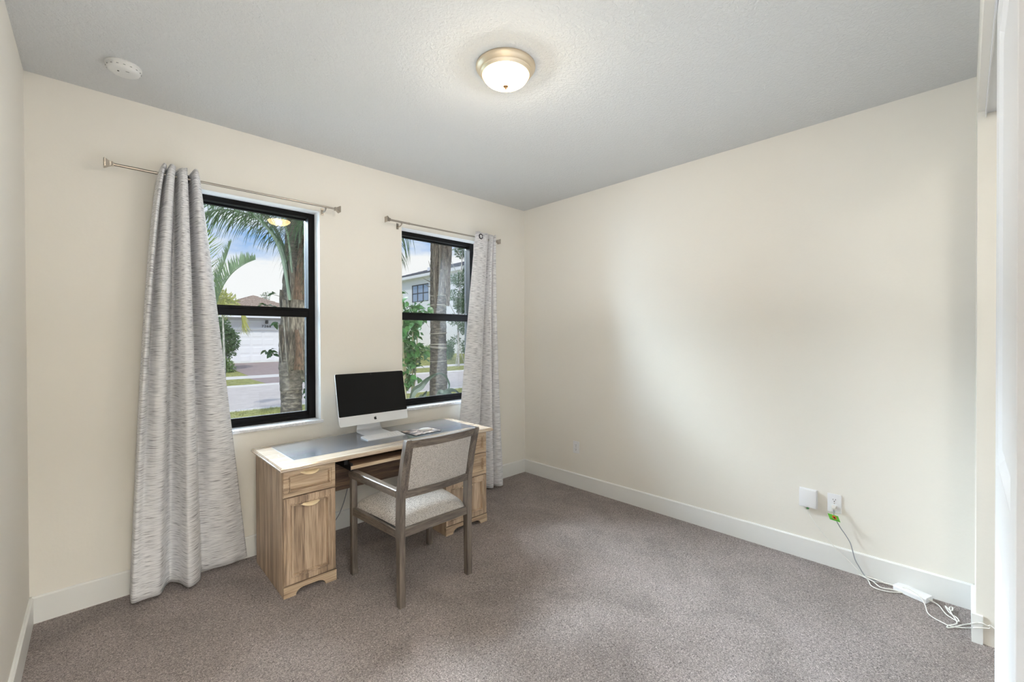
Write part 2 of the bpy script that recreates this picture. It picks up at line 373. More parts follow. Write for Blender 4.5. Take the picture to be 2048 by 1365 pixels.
# ------------------------------------------------------------------ windows
reveal_m = plain('daylit_reveal_white', lin(248, 248, 248), .5)
def window(name, W, label):
    x0, x1, z0, z1 = W
    t = thing(name, label, 'window', ((x0+x1)/2, .12, z0), kind='structure')
    f = .046; ya, yb = .10, .19
    m = MB()   # outer frame, stepped profile
    for lo, hi in (((x0, ya, z0), (x0+f, yb, z1)), ((x1-f, ya, z0), (x1, yb, z1)), ((x0+f, ya, z1-f*.75), (x1-f, yb, z1)), ((x0+f, ya, z0), (x1-f, yb, z0+f*.55))):
        m.box(lo, hi, .002)
    m.build('frame', black_m, t, autos=30)
    m = MB()   # thin white liner, daylight on the reveal put into its colour
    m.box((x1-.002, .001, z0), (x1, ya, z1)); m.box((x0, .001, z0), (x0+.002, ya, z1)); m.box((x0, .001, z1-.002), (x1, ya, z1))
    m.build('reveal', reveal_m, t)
    # lower sash (room side)
    s = .030; zm = 1.60
    m = MB(); a, b_ = x0+f*.62, x1-f*.62; y0, y1 = .112, .142
    m.box((a, y0, z0+.022), (a+s, y1, zm+.03), .002); m.box((b_-s, y0, z0+.022), (b_, y1, zm+.03), .002)
    m.box((a+s, y0, z0+.022), (b_-s, y1, z0+.022+.034), .002)
    m.box((a, y0-.008, zm-.032), (b_, y1, zm+.014), .002); m.box((a, y0-.012, zm+.014), (b_, y0+.004, zm+.030), .002)
    q = m.build('lower_sash', black_m, t, autos=30)
    MB().box((a+s, .126, z0+.05), (b_-s, .1285, zm-.03)).build('pane', glass_m, q)
    for xx in (x0+(x1-x0)*.3, x0+(x1-x0)*.7):
        MB().box((xx-.02, .096, zm+.012), (xx+.02, .112, zm+.026), .003).build('latch', black_m, q)
    m = MB(); y0, y1 = .150, .176
    m.box((a, y0, zm-.03), (a+s*.6, y1, z1-.03), .002); m.box((b_-s*.6, y0, zm-.03), (b_, y1, z1-.03), .002)
    m.box((a, y0, z1-.045), (b_, y1, z1-.026), .002); m.box((a, y0, zm-.02), (b_, y1, zm+.036), .002)
    q = m.build('upper_sash', black_m, t, autos=30)
    MB().box((a+s*.6, .163, zm+.03), (b_-s*.6, .1655, z1-.04)).build('pane', glass_m, q)
    return t
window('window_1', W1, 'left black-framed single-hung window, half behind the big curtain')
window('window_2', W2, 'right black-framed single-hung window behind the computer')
for W, lab in ((W1, 'veined marble sill under the left window'), (W2, 'veined marble sill under the right window')):
    m = MB().box((W[0]-.012, -.018, W[2]-.022), (W[1]+.012, 0.0, W[2]), .004, 2)
    m.box((W[0], -.002, W[2]-.022), (W[1], .105, W[2]))
    o = m.build('trim_1' if W is W1 else 'trim_2', marble_m, autos=40); struct(o, lab, 'windowsill')
# tiny wedge of torn caulk on the sill corner
# ------------------------------------------------------------------ closet sliding doors
def closet_door(name, x0, x1, y0, label):
    t = thing(name, label, 'door', ((x0+x1)/2, y0-.018, 0.012)); t['kind'] = 'structure'
    z0, z1 = .012, 2.425; st = .145; th = .034
    panels = [(.24, .835), (1.045, z1-.14)]
    m = MB(); yb = y0-th
    m.box((x0, yb, z0), (x0+st, y0, z1), .001); m.box((x1-st, yb, z0), (x1, y0, z1), .001)
    zs = [z0]+[v for p in panels for v in p]+[z1]
    for a, b_ in ((zs[0], zs[1]), (zs[2], zs[3]), (zs[4], zs[5])): m.box((x0+st, yb, a), (x1-st, y0, b_))
    m.build('door_leaf', door_m, t, autos=30)
    for a, b_ in panels:
        xa, xb = x0+st, x1-st
        R = lambda i, d: [(xa+i, y0-d, a+i), (xb-i, y0-d, a+i), (xb-i, y0-d, b_-i), (xa+i, y0-d, b_-i)]
        mm_ = MB(); mm_.loft([R(0, .0005), R(.004, .002), R(.022, .012), R(.030, .013), R(.055, .006), R(.06, .0055)], closed=True, cap=False)
        c = R(.06, .0055); mm_.quad(*c); mm_.build('door_panel', door_m, t)
closet_door('door_1', -2.03, -1.25, -3.273, 'white two-panel sliding closet door at the right edge')
closet_door('door_2', -2.69, -1.93, -3.316, 'white two-panel sliding closet door on the rear track')
m = MB(); m.box((CLX, -3.355, 2.425), (SX-.002, -3.268, 2.439)); m.box((CLX, -3.272, 2.395+.012), (SX-.002, -3.2685, 2.439)); m.box((CLX, -3.312, 2.42), (SX-.002, -3.309, 2.439))
struct(m.build('trim_3', alu_m), 'metal sliding door track under the closet header', 'door track')

# ------------------------------------------------------------------ ceiling lamp
LC = Vector((-1.804, -1.652, CH_))
t = thing('ceiling_lamp', 'flush ceiling lamp with lit frosted bowl and nickel ring', 'lamp', LC)
MB().lathe([(.0, 0), (.142, 0), (.145, -.004), (.145, -.010), (.139, -.018), (.131, -.024), (.128, -.033), (.124, -.035), (.120, -.043), (.115, -.046), (.110, -.044), (.0, -.03)], LC, 64).build('lamp_ring', warmmetal_m, t, autos=40)
prof = [(.111, -.043)]+[(.111*math.cos(a), -.043-.053*math.sin(a)) for a in [k*PI/2/12 for k in range(1, 12)]]+[(0, -.096)]
MB().lathe(prof, LC, 64).build('glass_bowl', bowl_m, t, smooth=True)
MB().lathe([(0, -.092), (.012, -.094), (.013, -.098), (.008, -.101), (.004, -.103), (.0055, -.107), (.003, -.111), (0, -.112)], LC, 20).build('finial', plain('dark_brass_finial', lin(120, 96, 70), .6), t, smooth=True)
pl = bpy.data.lights.new('lamp_light', 'POINT'); pl.shadow_soft_size = .028; pl.energy = 24; pl.color = (1, .98, .95)
po = bpy.data.objects.new('lamp_light', pl); C.objects.link(po); po.location = (0, 0, -.062); po.parent = t
# smoke detector
SC = Vector((-3.153, -.383, CH_))
t = thing('smoke_detector', 'round white smoke detector on the ceiling in the left corner', 'smoke detector', SC)
MB().lathe([(0, 0), (.068, 0), (.069, -.006), (.066, -.009), (.064, -.010), (.064, -.022), (.061, -.028), (.055, -.033), (.040, -.036), (0, -.036)], SC, 48).build('casing', plain('detector_white', lin(226, 226, 224), .5), t, autos=35)
m = MB()
for k in range(16):
    a = k*PI/8; c = SC+Vector((.0625*math.cos(a), .0625*math.sin(a), -.0215))
    m.box(c-Vector((.004, .004, .0012)), c+Vector((.004, .004, .0012)))
m.build('vent_slots', plain('slot_grey', lin(150, 150, 150), .6), t)
MB().lathe([(0, -.0355), (.004, -.036), (.004, -.0375), (0, -.038)], SC+Vector((-.02, -.012, 0)), 12).build('indicator_light', blackpl_m, t)
MB().box(SC+Vector((.006, -.030, -.0375)), SC+Vector((.020, -.026, -.0355)), .001).build('test_button', plain('slot_grey2', lin(120, 120, 118), .6), t)

# ------------------------------------------------------------------ curtain rods
RY, RZ = -.072, 2.345
def finial(c, sgn):
    m = MB()
    sec = [(0, .009), (.006, .012), (.008, .0095), (.016, .012), (.032, .021), (.036, .0225), (.040, .020), (.042, 0.0)]
    rings = []
    for d, r_ in sec[:-1]:
        x = c[0]+sgn*d; rings.append([(x, c[1]-r_, c[2]-r_), (x, c[1]+r_, c[2]-r_), (x, c[1]+r_, c[2]+r_), (x, c[1]-r_, c[2]+r_)])
    m.loft(rings); return m
def rod(name, x0, x1, brs, label):
    t = thing(name, label, 'curtain rod', ((x0+x1)/2, RY, RZ))
    xm = x0+(x1-x0)*.14
    m = MB(); m.tube([(xm, RY, RZ), (x1, RY, RZ)], .0065, 14); m.tube([(x0, RY, RZ), (xm+.01, RY, RZ)], .0078, 14); m.tube([(xm+.008, RY, RZ), (xm+.014, RY, RZ)], .0092, 14)
    m.build('rod_tube', nickel_m, t, autos=40)
    finial((x0, RY, RZ), -1).build('finial', nickel_m, t); finial((x1, RY, RZ), 1).build('finial', nickel_m, t)
    for bx in brs:
        m = MB(); m.box((bx-.010, -.004, RZ-.045), (bx+.010, -.0005, RZ+.004), .001); m.tube([(bx, -.003, RZ-.030), (bx, RY+.02, RZ-.026), (bx, RY, RZ-.016)], .004, 10)
        m.tube([(bx, RY-.012, RZ-.002), (bx, RY-.009, RZ-.011), (bx, RY, RZ-.0145), (bx, RY+.009, RZ-.011), (bx, RY+.012, RZ-.002)], .0032, 8)
        m.build('bracket', nickel_m, t, autos=40)
rod('curtain_rod', -3.185, -2.015, (-2.88, -2.075), 'nickel curtain rod over the left window')
rod('curtain_rod', -1.575, -.455, (-1.475, -.56), 'nickel curtain rod over the right window')

# ------------------------------------------------------------------ curtains
def curtain(name, top, hem, ztop, zhem, pl_, pr_, label, grs=(), bow=0):
    """top / hem: plan curves (x, y) with the same number of control points"""
    per = 9
    T = catmull([(x, y, 0) for x, y in top], per); Hm = catmull([(x, y, 0) for x, y in hem], per)
    n = len(T); rows = 64
    bm = bmesh.new(); uvl = bm.loops.layers.uv.new('UVMap'); g = []
    ls = [0]
    for i in range(1, n): ls.append(ls[-1]+(Hm[i]-Hm[i-1]).length*.8+(T[i]-T[i-1]).length*.2)
    for j in range(rows+1):
        s = j/rows; row = []
        for i in range(n):
            u = i/(n-1); e = pl_*(1-u)+pr_*u; wgt = s**e
            wy = min(1, s*1.05)**1.35
            x = T[i].x*(1-wgt)+Hm[i].x*wgt; y = T[i].y*(1-wy)+Hm[i].y*wy
            nz = noise.noise(Vector((x*5, s*3.2, y*4)))*.006*s+noise.noise(Vector((x*18, s*16, 3)))*.0022
            y = min(y+nz, -.014-.004*s if s > .9 else -.010)
            z = ztop-(ztop-zhem)*s
            if j == 0: z += .006*math.sin(u*30)
            row.append(bm.verts.new((x, y, z)))
        g.append(row)
    for j in range(rows):
        for i in range(n-1):
            f = bm.faces.new((g[j][i], g[j+1][i], g[j+1][i+1], g[j][i+1])); f.smooth = True
            for lp, (a, b_) in zip(f.loops, ((j, i), (j+1, i), (j+1, i+1), (j, i+1))):
                lp[uvl].uv = (ls[b_], a/rows*2.36)
    me = bpy.data.meshes.new('cloth'); base = Vector(((top[0][0]+top[-1][0])/2, RY, 0))
    for v in bm.verts: v.co -= base
    bm.to_mesh(me); bm.free(); me.materials.append(cloth_m)
    t = thing(name, label, 'curtain', base)
    o = bpy.data.objects.new('cloth', me); C.objects.link(o); o.parent = t
    sm = o.modifiers.new('t', 'SOLIDIFY'); sm.thickness = .0025; sm.offset = 0
    # stitched hem band
    k = int(rows*.965)
    for gx, gy, ang in grs:
        mg = MB(); R_ = .021; r_ = .005; cc = Vector((gx, gy, RZ)); dx = Vector((math.cos(ang), math.sin(ang), 0))
        pts = [cc+dx*(R_*math.cos(q*PI/12))+Vector((0, 0, R_*math.sin(q*PI/12))) for q in range(25)]
        mg.tube(pts, r_, 8, cap=False); mg.build('grommet', dgrommet_m, t, smooth=True)
    return t
tp = [(322, .012), (326, -.035), (331, -.03), (333.5, .028), (337, -.035), (343, -.045), (349, -.03), (351.5, .026), (352.5, .034), (354, .02), (358, -.04), (364, -.048), (371, -.035), (375, .034), (379, .03), (383, -.035), (388, -.045), (393, -.032), (397, -.004)]
top = [(aty(px, 345+(px-322)*.28, RY).x, RY+dy*1.5-.012) for px, dy in tp]
hp = [(260, 1190), (262, 1206), (268, 1208), (280, 1203), (296, 1197), (308, 1194), (321, 1188), (331, 1172), (340, 1165), (352, 1165), (362, 1168), (379, 1175.5), (399, 1161), (402, 1144), (412, 1141), (430, 1137), (450, 1132), (472, 1124), (494, 1113)]
hem = [(lambda p: (p.x, p.y))(atz(px, py, .02)) for px, py in hp]
curtain('curtain', top, hem, 2.383, .02, .60, .95, 'wide grey slubbed curtain spread to the floor left of the desk', grs=[(top[13][0], RY, PI/2-.3)])
tp = [(947.5, -.018), (953, -.034), (961, -.036), (968, -.03), (974.5, -.012), (976.3, .03), (978, -.02), (980, -.034), (982, -.012), (983, .02), (984.3, -.02), (986, -.03), (988, .0)]
top = [(aty(px, 475+(px-947)*.27, RY).x, RY+dy*1.4) for px, dy in tp]
hem = [(-.97, -.07), (-.92, -.12), (-.85, -.14), (-.77, -.13), (-.715, -.09), (-.695, -.045), (-.668, -.10), (-.640, -.175), (-.605, -.185), (-.585, -.12), (-.560, -.19), (-.525, -.205), (-.495, -.195)]
curtain('curtain', top, hem, 2.385, .02, .9, .62, 'narrow grey slubbed curtain hanging behind the desk corner', grs=[(aty(961, 478, RY-.046).x, RY-.052, .15)])
# ------------------------------------------------------------------ desk
DZ = .718; FY = -.66
t = thing('desk', 'pale oak double-pedestal desk with blue-grey leather top', 'desk', (-1.80, -.38, 0))
# table top: moulded edge
def slab(x0, x1, y0, y1, z0, z1):
    m = MB(); prof = [(.006, 0), (0, .004), (0, .012), (.004, .015), (.004, .017), (.010, z1-z0)]
    rings = []
    for i, h in [(.02, 0)]+prof: rings.append([(x0+i, y0+i, z0+h), (x1-i, y0+i, z0+h), (x1-i, y1-i, z0+h), (x0+i, y1-i, z0+h)])
    return m.loft(rings)
slab(-2.556, -1.048, -.690, -.080, .694, DZ).build('tabletop', toptrim_m, t, autos=25)
li = MB(); li.box((-2.452, -.557, DZ-.001), (-1.122, -.104, DZ+.0012), .0006)
lo_ = li.build('leather_inset', leather_m, t)
m = MB()
for a, b_ in (((-2.456, -.561), (-1.118, -.557)), ((-2.456, -.104), (-1.118, -.100)), ((-2.456, -.561), (-2.452, -.100)), ((-1.122, -.561), (-1.118, -.100))):
    m.box((a[0], a[1], DZ-.001), (b_[0], b_[1], DZ+.0004))
m.build('inset_groove', plain('tooled_groove', lin(120, 118, 118), .4), t)

def panel_front(parent_mat, x0, x1, z0, z1, y, fw):
    """mitred raised frame with a beaded lip around a flat field"""
    R = lambda i, d: [(x0+i, y-d, z0+i), (x1-i, y-d, z0+i), (x1-i, y-d, z1-i), (x0+i, y-d, z1-i)]
    m = MB(); rings = [R(0, 0), R(0, .013), R(.003, .017), R(fw*.66, .0175), R(fw*.70, .0145), R(fw*.86, .0145), R(fw*.88, .023), R(fw*.99, .023), R(fw+.003, .002)]
    m.loft(rings, cap=False); m.quad(*R(fw+.003, .002)); m.quad(*R(0, 0)[::-1]); return m
def pull(x, z, y, parent):
    """crescent shaped lip pull"""
    m = MB(); n = 18; hw = .053; up = []; dn = []
    rings = []
    for k in range(n+1):
        u = -1+2*k/n; q = (1-u*u); d = .026*q+.002; drop = .012*q
        rings.append([(x+u*hw, y-.0, z+.004), (x+u*hw, y-d*.55, z+.003), (x+u*hw, y-d, z-drop-.001), (x+u*hw, y-d+.002, z-drop-.004), (x+u*hw, y-d*.5, z-.002), (x+u*hw, y, z-.001)])
    m.loft(rings); return m.build('handle', pull_m, parent, autos=50)
def pedestal(xa, xb, fronts, door_i):
    th = .016
    for xx in (xa, xb-th):
        MB().box((xx, -.645, 0), (xx+th, -.115, .694), .0015).build('side_panel', wood_v, t)
    MB().box((xa+th, -.125, .04), (xb-th, -.115, .694)).build('back_panel', wood_v, t)
    MB().box((xa+th, -.64, .063), (xb-th, -.12, .079)).build('bottom_panel', wood_h, t)
    # plinth with arched cut-out
    w_ = xb-xa; a0, a1 = xa+.062, xb-.062; z1 = .061
    arch = [(xb, 0), (a1, 0)]+[(a1-.045*(1-math.cos(k*PI/2/6)), .034*math.sin(k*PI/2/6)) for k in range(1, 7)]+[(a0+.045*(1-math.cos(k*PI/2/6)), .034*math.sin(k*PI/2/6)) for k in range(6, 0, -1)]+[(a0, 0), (xa, 0), (xa, z1), (xb, z1)]
    MB().prism(arch, 1, FY-.003, -.643).build('plinth', wood_h, t)
    for i, (z0, z1) in enumerate(fronts):
        isd = i == door_i
        m = panel_front(None, xa+.002, xb-.002, z0, z1, -.645, .046 if isd else .036)
        q = m.build('door' if isd else 'drawer', wood_v if isd else wood_h, t)
        pull((xa+xb)/2, z1-(.045 if isd else .018), -.6615, q)
pedestal(-2.537, -2.251, [(.546, .690), (.066, .541)], 1)
pedestal(-1.473, -1.093, [(.537, .690), (.370, .532), (.066, .365)], 2)
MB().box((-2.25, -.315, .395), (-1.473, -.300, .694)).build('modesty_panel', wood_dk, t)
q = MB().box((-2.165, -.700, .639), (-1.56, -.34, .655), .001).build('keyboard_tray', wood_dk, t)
MB().box((-2.178, -.704, .637), (-1.545, -.700, .657), .0008).build('tray_lip', wood_h, q)
for x0, x1 in ((-2.180, -2.165), (-1.56, -1.545)): MB().box((x0, -.700, .628), (x1, -.30, .672), .001).build('tray_slide', blackpl_m, q)
for x0, x1 in ((-2.200, -2.180), (-1.545, -1.525)): MB().box((x0, -.66, .660), (x1, -.30, .694)).build('slide_bracket', blackpl_m, t)
# computer cable hanging down behind the desk
pts = catmull([(-1.82, -.052, .712), (-1.84, -.050, .66), (-1.88, -.045, .45), (-1.918, -.035, .29), (-1.95, -.03, .18), (-1.994, -.03, .096), (-2.08, -.035, .02), (-2.2, -.04, .006)], 6)
tag(MB().tube(pts, .0028, 8).build('power_cable', greypl_m, org=(-1.95, -.04, 0), smooth=True), 'thin grey cable hanging down the wall behind the desk', 'cable')

# ------------------------------------------------------------------ computer
cxm = -1.79
t = thing('desktop_computer', 'silver all-in-one desktop computer with a dark screen', 'computer', (cxm, -.20, DZ))
ang = math.atan2(.083, .362); Rx = Matrix.Rotation(-ang, 3, 'X')   # screen leans back
B0 = Vector((cxm, -.240, .797)); w2 = .264; hh = .371
def scr(x, y, z): return B0+Rx @ Vector((x, y, z))
def rrect(x0, x1, z0, z1, r, y, n=5):
    o = []
    for cx_, cz_, a0 in ((x1-r, z0+r, -PI/2), (x1-r, z1-r, 0), (x0+r, z1-r, PI/2), (x0+r, z0+r, PI)):
        for k in range(n+1):
            a = a0+k*PI/2/n; o.append(scr(cx_+r*math.cos(a), y, cz_+r*math.sin(a)))
    return o
m = MB(); rings = [rrect(-w2+.001, w2-.001, .001, hh-.001, .009, 0)]
for k, y in ((0, .001), (0, .006)): rings.append(rrect(-w2, w2, 0, hh, .010, y))
for k in range(1, 6):
    f = k/5; rings.append(rrect(-w2*(1-.55*f), w2*(1-.55*f), hh*.36*f*.9, hh-hh*.34*f, .02, .006+.030*math.sin(f*PI/2)))
m.loft(rings); m.build('housing', alu_m, t, autos=35)
m = MB(); m.loft([rrect(-w2+.0008, w2-.0008, .0685, hh-.0008, .008, 0.001), rrect(-w2+.0008, w2-.0008, .0685, hh-.0008, .008, -.0012)])
sq = m.build('screen', screen_m, t, autos=35)
m = MB(); c_ = scr(0, -.0014, hh-.012); m.loft([[c_+Rx @ Vector((.003*math.cos(a*PI/5), 0, .003*math.sin(a*PI/5))) for a in range(10)], [c_+Rx @ Vector((.003*math.cos(a*PI/5), -.0008, .003*math.sin(a*PI/5))) for a in range(10)]])
m.build('camera_lens', plain('lens_grey', lin(70, 70, 78), .3), sq)
# bitten fruit emblem on the chin
def blob(f, n, y0, y1):
    r0 = [scr(*p) for p in [(x, y0, z) for x, z in f]]; r1 = [scr(*p) for p in [(x, y1, z) for x, z in f]]
    return MB().loft([r0, r1])
S = .0112; ez = .035; half = [(0, .74), (.16, .84), (.38, .90), (.60, .84), (.78, .62), (.86, .30)]
right = [(.86, .30), (.68, .22), (.60, .02), (.64, -.20), (.80, -.34), (.88, -.38), (.74, -.70), (.52, -.98), (.30, -1.04), (.10, -.96), (0, -.94)]
outline = [(0, .66), (.16, .76), (.40, .84), (.62, .78), (.80, .58)]+[(.70, .48), (.60, .26), (.60, .02), (.70, -.22), (.90, -.36)]+[(.76, -.68), (.54, -.96), (.32, -1.02), (.12, -.94), (0, -.92), (-.12, -.94), (-.32, -1.02), (-.54, -.96), (-.76, -.68), (-.90, -.30), (-.94, .05), (-.88, .40), (-.72, .68), (-.46, .83), (-.20, .78)]
m = blob([(x*S, ez+z*S) for x, z in outline], 0, 0, -.0008)
leaf = [(.02, .92), (.04, 1.14), (.16, 1.34), (.34, 1.46), (.33, 1.22), (.20, 1.02)]
r0 = [scr(x*S, 0, ez+z*S) for x, z in leaf]; r1 = [scr(x*S, -.0008, ez+z*S) for x, z in leaf]; m.loft([r0, r1])
m.build('fruit_emblem', inkblack_m, t)
# foot: bent sheet
prof = [(-.305, .719), (-.300, .7205), (-.20, .7215), (-.150, .7235), (-.132, .731), (-.124, .750), (-.126, .80), (-.140, .90), (-.150, .955)]
m = MB(); w_ = .098; up = []; rings = []
P = catmull([(0, a, b_) for a, b_ in prof], 4)
for i, p in enumerate(P):
    tn = (P[min(i+1, len(P)-1)]-P[max(i-1, 0)]).normalized(); nn = Vector((0, -tn.z, tn.y))
    ww = w_ if i < len(P)*.5 else w_*(1-.25*(i/len(P)-.5)*2); a = p-nn*.0022; b_ = p+nn*.0022
    if p.y < -.145 and p.z < .73: a.z = max(a.z, .7195)
    rings.append([(cxm-ww, a.y, a.z), (cxm+ww, a.y, a.z), (cxm+ww, b_.y, b_.z), (cxm-ww, b_.y, b_.z)])
m.loft(rings); m.build('stand', alu_m, t, autos=30)
# keyboard
kz = DZ+.0012
t = thing('keyboard', 'slim white keyboard lying in front of the computer', 'keyboard', (-1.80, -.372, kz))
Rk = Matrix.Rotation(math.radians(-1.5), 3, 'Z')
def kp(x, y, z): return Vector((-1.80, -.372, 0))+Rk @ Vector((x, y, 0))+Vector((0, 0, z))
m = MB(); k0 = [(-.139, -.058, kz), (.139, -.058, kz), (.139, .058, kz), (-.139, .058, kz)]
m.loft([[kp(*p) for p in k0], [kp(p[0], p[1], kz+(.005 if p[1] < 0 else .011)) for p in k0]]); m.build('key_tray', alu_m, t)
m = MB()
for r_ in range(6):
    n_ = [14, 14, 14, 13, 12, 9][r_]; yy = .046-r_*.0182; x = -.134; tot = .268
    for c_ in range(n_):
        wd = tot/n_
        if r_ == 5: wd = [.019, .019, .019, .023, .098, .023, .019, .024, .024][c_]
        x1 = x+wd-.0025; y1 = yy+.0075; y0 = yy-.0078
        zt = lambda y: kz+.0082+(y)/.116*.006
        q = [kp(x, y0, zt(y0)), kp(x1, y0, zt(y0)), kp(x1, y1, zt(y1)), kp(x, y1, zt(y1))]
        m.loft([q, [p+Vector((0, 0, .0022)) for p in q]]); x += wd
kk = m.build('keys', whitepl_m, t); kk['kind'] = 'stuff'
# mouse pad with a faded warm picture, and mouse
pad_m, n, b = newmat('printed_mouse_pad'); l = n.links.new
tcn = N(n, 'ShaderNodeTexCoord'); a = N(n, 'ShaderNodeTexNoise', Scale=14, Detail=4, Distortion=1.5); l(tcn.outputs['Object'], a.inputs['Vector'])
r = ramp(n, [(.34, lin(52, 48, 58)), (.46, lin(112, 96, 96)), (.54, lin(186, 160, 140)), (.66, lin(216, 206, 200))]); l(a.outputs['Fac'], r.inputs[0]); l(r.outputs[0], b.inputs['Base Color']); b.inputs['Roughness'].default_value = .45
t = thing('mouse_pad', 'dark-edged mouse pad with a brownish print, right of the keyboard', 'mouse pad', (-1.52, -.415, kz))
c4 = [(-1.642, -.329), (-1.629, -.520), (-1.404, -.505), (-1.402, -.322)]
m = MB(); m.loft([[(x, y, kz) for x, y in c4], [(x, y, kz+.003) for x, y in c4]]); m.build('pad_base', inkblack_m, t)
c5 = [(-1.52+(x+1.52)*.97, -.415+(y+.415)*.97) for x, y in c4]
m = MB(); m.loft([[(x, y, kz+.003) for x, y in c5], [(x, y, kz+.0036) for x, y in c5]]); m.build('printed_surface', pad_m, t)
bm_ = bmesh.new(); bmesh.ops.create_uvsphere(bm_, u_segments=24, v_segments=12, radius=1)
m = MB(); m.bm.free(); m.bm = bm_
for v in bm_.verts:
    x, y, z = v.co; v.co = Vector((x*.055*(1-.06*x*x), y*.029, max(z, -.12)*.016+.002))
    v.co = Matrix.Rotation(math.radians(-14), 3, 'Z') @ v.co + Vector((-1.487, -.418, kz+.0038))
tag(m.build('computer_mouse', whitepl_m, smooth=True, org=(-1.487, -.418, kz+.0038)), 'white computer mouse lying on the mouse pad', 'mouse')

# ------------------------------------------------------------------ chair
LT = .034
t = thing('armchair', 'grey oak armchair with pale dashed upholstery, pulled to the desk', 'chair', (-1.88, -.93, 0))
fl, fr_, bl, brr = (-2.168, -.692), (-1.600, -.686), (-2.128, -1.178), (-1.640, -1.165)
def leg_front(x, y, sx):   # x,y = outer corner facing the camera side
    m = MB(); x1 = x+sx*LT; a, b_ = min(x, x1), max(x, x1)
    m.box((a, y, 0), (b_, y+LT, .60), .0025); return m.build('leg', gray_v, t, autos=40)
leg_front(fl[0], fl[1], 1); leg_front(fr_[0], fr_[1], -1)
def post(x, y, sx):
    x1 = x+sx*LT; a, b_ = min(x, x1), max(x, x1); m = MB(); rings = []
    for z, dy, dep in ((0, 0, LT), (.30, 0, LT+.004), (.43, 0, LT+.010), (.60, -.006, LT+.008), (.72, -.030, LT+.002), (.80, -.050, LT), (.885, -.074, LT-.004), (.892, -.074, LT-.006)):
        i = .004 if z > .89 else 0
        rings.append([(a+i, y+dy, z), (b_-i, y+dy, z), (b_-i, y+dy+dep, z), (a+i, y+dy+dep, z)])
    m.loft(rings); return m.build('leg', gray_v, t, autos=40)
post(bl[0], bl[1], 1); post(brr[0], brr[1], -1)
def backy(z):   # back plane of posts
    zs = [0, .43, .60, .72, .80, .892]; ds = [0, 0, -.006, -.030, -.050, -.075]
    for i in range(5):
        if z <= zs[i+1]: return ds[i]+(ds[i+1]-ds[i])*(z-zs[i])/(zs[i+1]-zs[i])
    return ds[-1]
def crail(z0, z1, dep, off, bow, crown=0):
    """cross rail between the posts, bowed backwards"""
    xa, xb = bl[0]+LT-.004, brr[0]-LT+.004; rings = []
    for k in range(17):
        u = k/16; x = xa+(xb-xa)*u; q = 4*u*(1-u); y0 = bl[1]+(brr[1]-bl[1])*u+off-bow*q
        rings.append([(x, y0+backy(z0), z0), (x, y0+backy(z1), z1+crown*q), (x, y0+backy(z1)+dep, z1+crown*q), (x, y0+backy(z0)+dep, z0)])
    return MB().loft(rings)
crail(.846, .888, .026, .002, .024).build('top_rail', gray_x, t, autos=40)
crail(.572, .612, .026, .004, .016).build('lower_back_rail', gray_x, t, autos=40)
for i_, (x, sx) in enumerate(((bl[0]+LT, 1), (brr[0]-LT, -1))):   # inner stiles of the back frame
    m = MB(); rings = []
    for z in (.605, .68, .76, .85):
        y0 = (bl, brr)[i_][1]+.003+backy(z); rings.append([(x, y0, z), (x+sx*.012, y0-.002, z), (x+sx*.012, y0+.024, z), (x, y0+.024, z)])
    m.loft(rings); m.build('back_stile', gray_v, t)
# upholstered back panel, softly padded both faces
bm_ = MB(); xa, xb = bl[0]+LT+.006, brr[0]-LT-.006; nz, nx = 14, 24; za, zb = .610, .850
def backpt(u, v, side):
    x = xa+(xb-xa)*u; z = za+(zb-za)*v; q = 4*u*(1-u)
    pad = (min(1, min(u, 1-u)*14)*min(1, min(v, 1-v)*9))**.5
    y = bl[1]+(brr[1]-bl[1])*u+backy(z)+.012-(.016+.008*v)*q + (-(.004+.009*pad) if side < 0 else (.010+.014*pad))
    return (x, y, z)
for side in (-1, 1):
    G_ = [[bm_.bm.verts.new(backpt(i/nx, j/nz, side)) for i in range(nx+1)] for j in range(nz+1)]
    for j in range(nz):
        for i in range(nx):
            bm_.bm.faces.new((G_[j][i], G_[j][i+1], G_[j+1][i+1], G_[j+1][i]))
bm_.build('backrest', uph_m, t, smooth=True)
# seat frame rails
def hrail(p0, p1, z0, z1, wd, mat, name='seat_rail', side=1):
    p0 = Vector((*p0, 0)); p1 = Vector((*p1, 0)); d = (p1-p0).normalized(); nn = Vector((-d.y, d.x, 0))*side*wd
    r = lambda p: [p+Vector((0, 0, z0)), p+Vector((0, 0, z1)), p+nn+Vector((0, 0, z1)), p+nn+Vector((0, 0, z0))]
    return MB().loft([r(p0), r(p1)]).build(name, mat, t)
hrail((bl[0]+LT-.002, bl[1]+.004), (brr[0]-LT+.002, brr[1]+.004), .366, .408, .024, gray_x)
hrail((fl[0]+LT-.002, fl[1]+.006), (fr_[0]-LT+.002, fr_[1]+.006), .366, .408, .024, gray_x)
hrail((bl[0]+.003, bl[1]+LT), (fl[0]+.003, fl[1]+.002), .360, .402, .024, gray_y, side=-1)
hrail((brr[0]-.003, brr[1]+LT), (fr_[0]-.003, fr_[1]+.002), .360, .402, .024, gray_y, side=1)
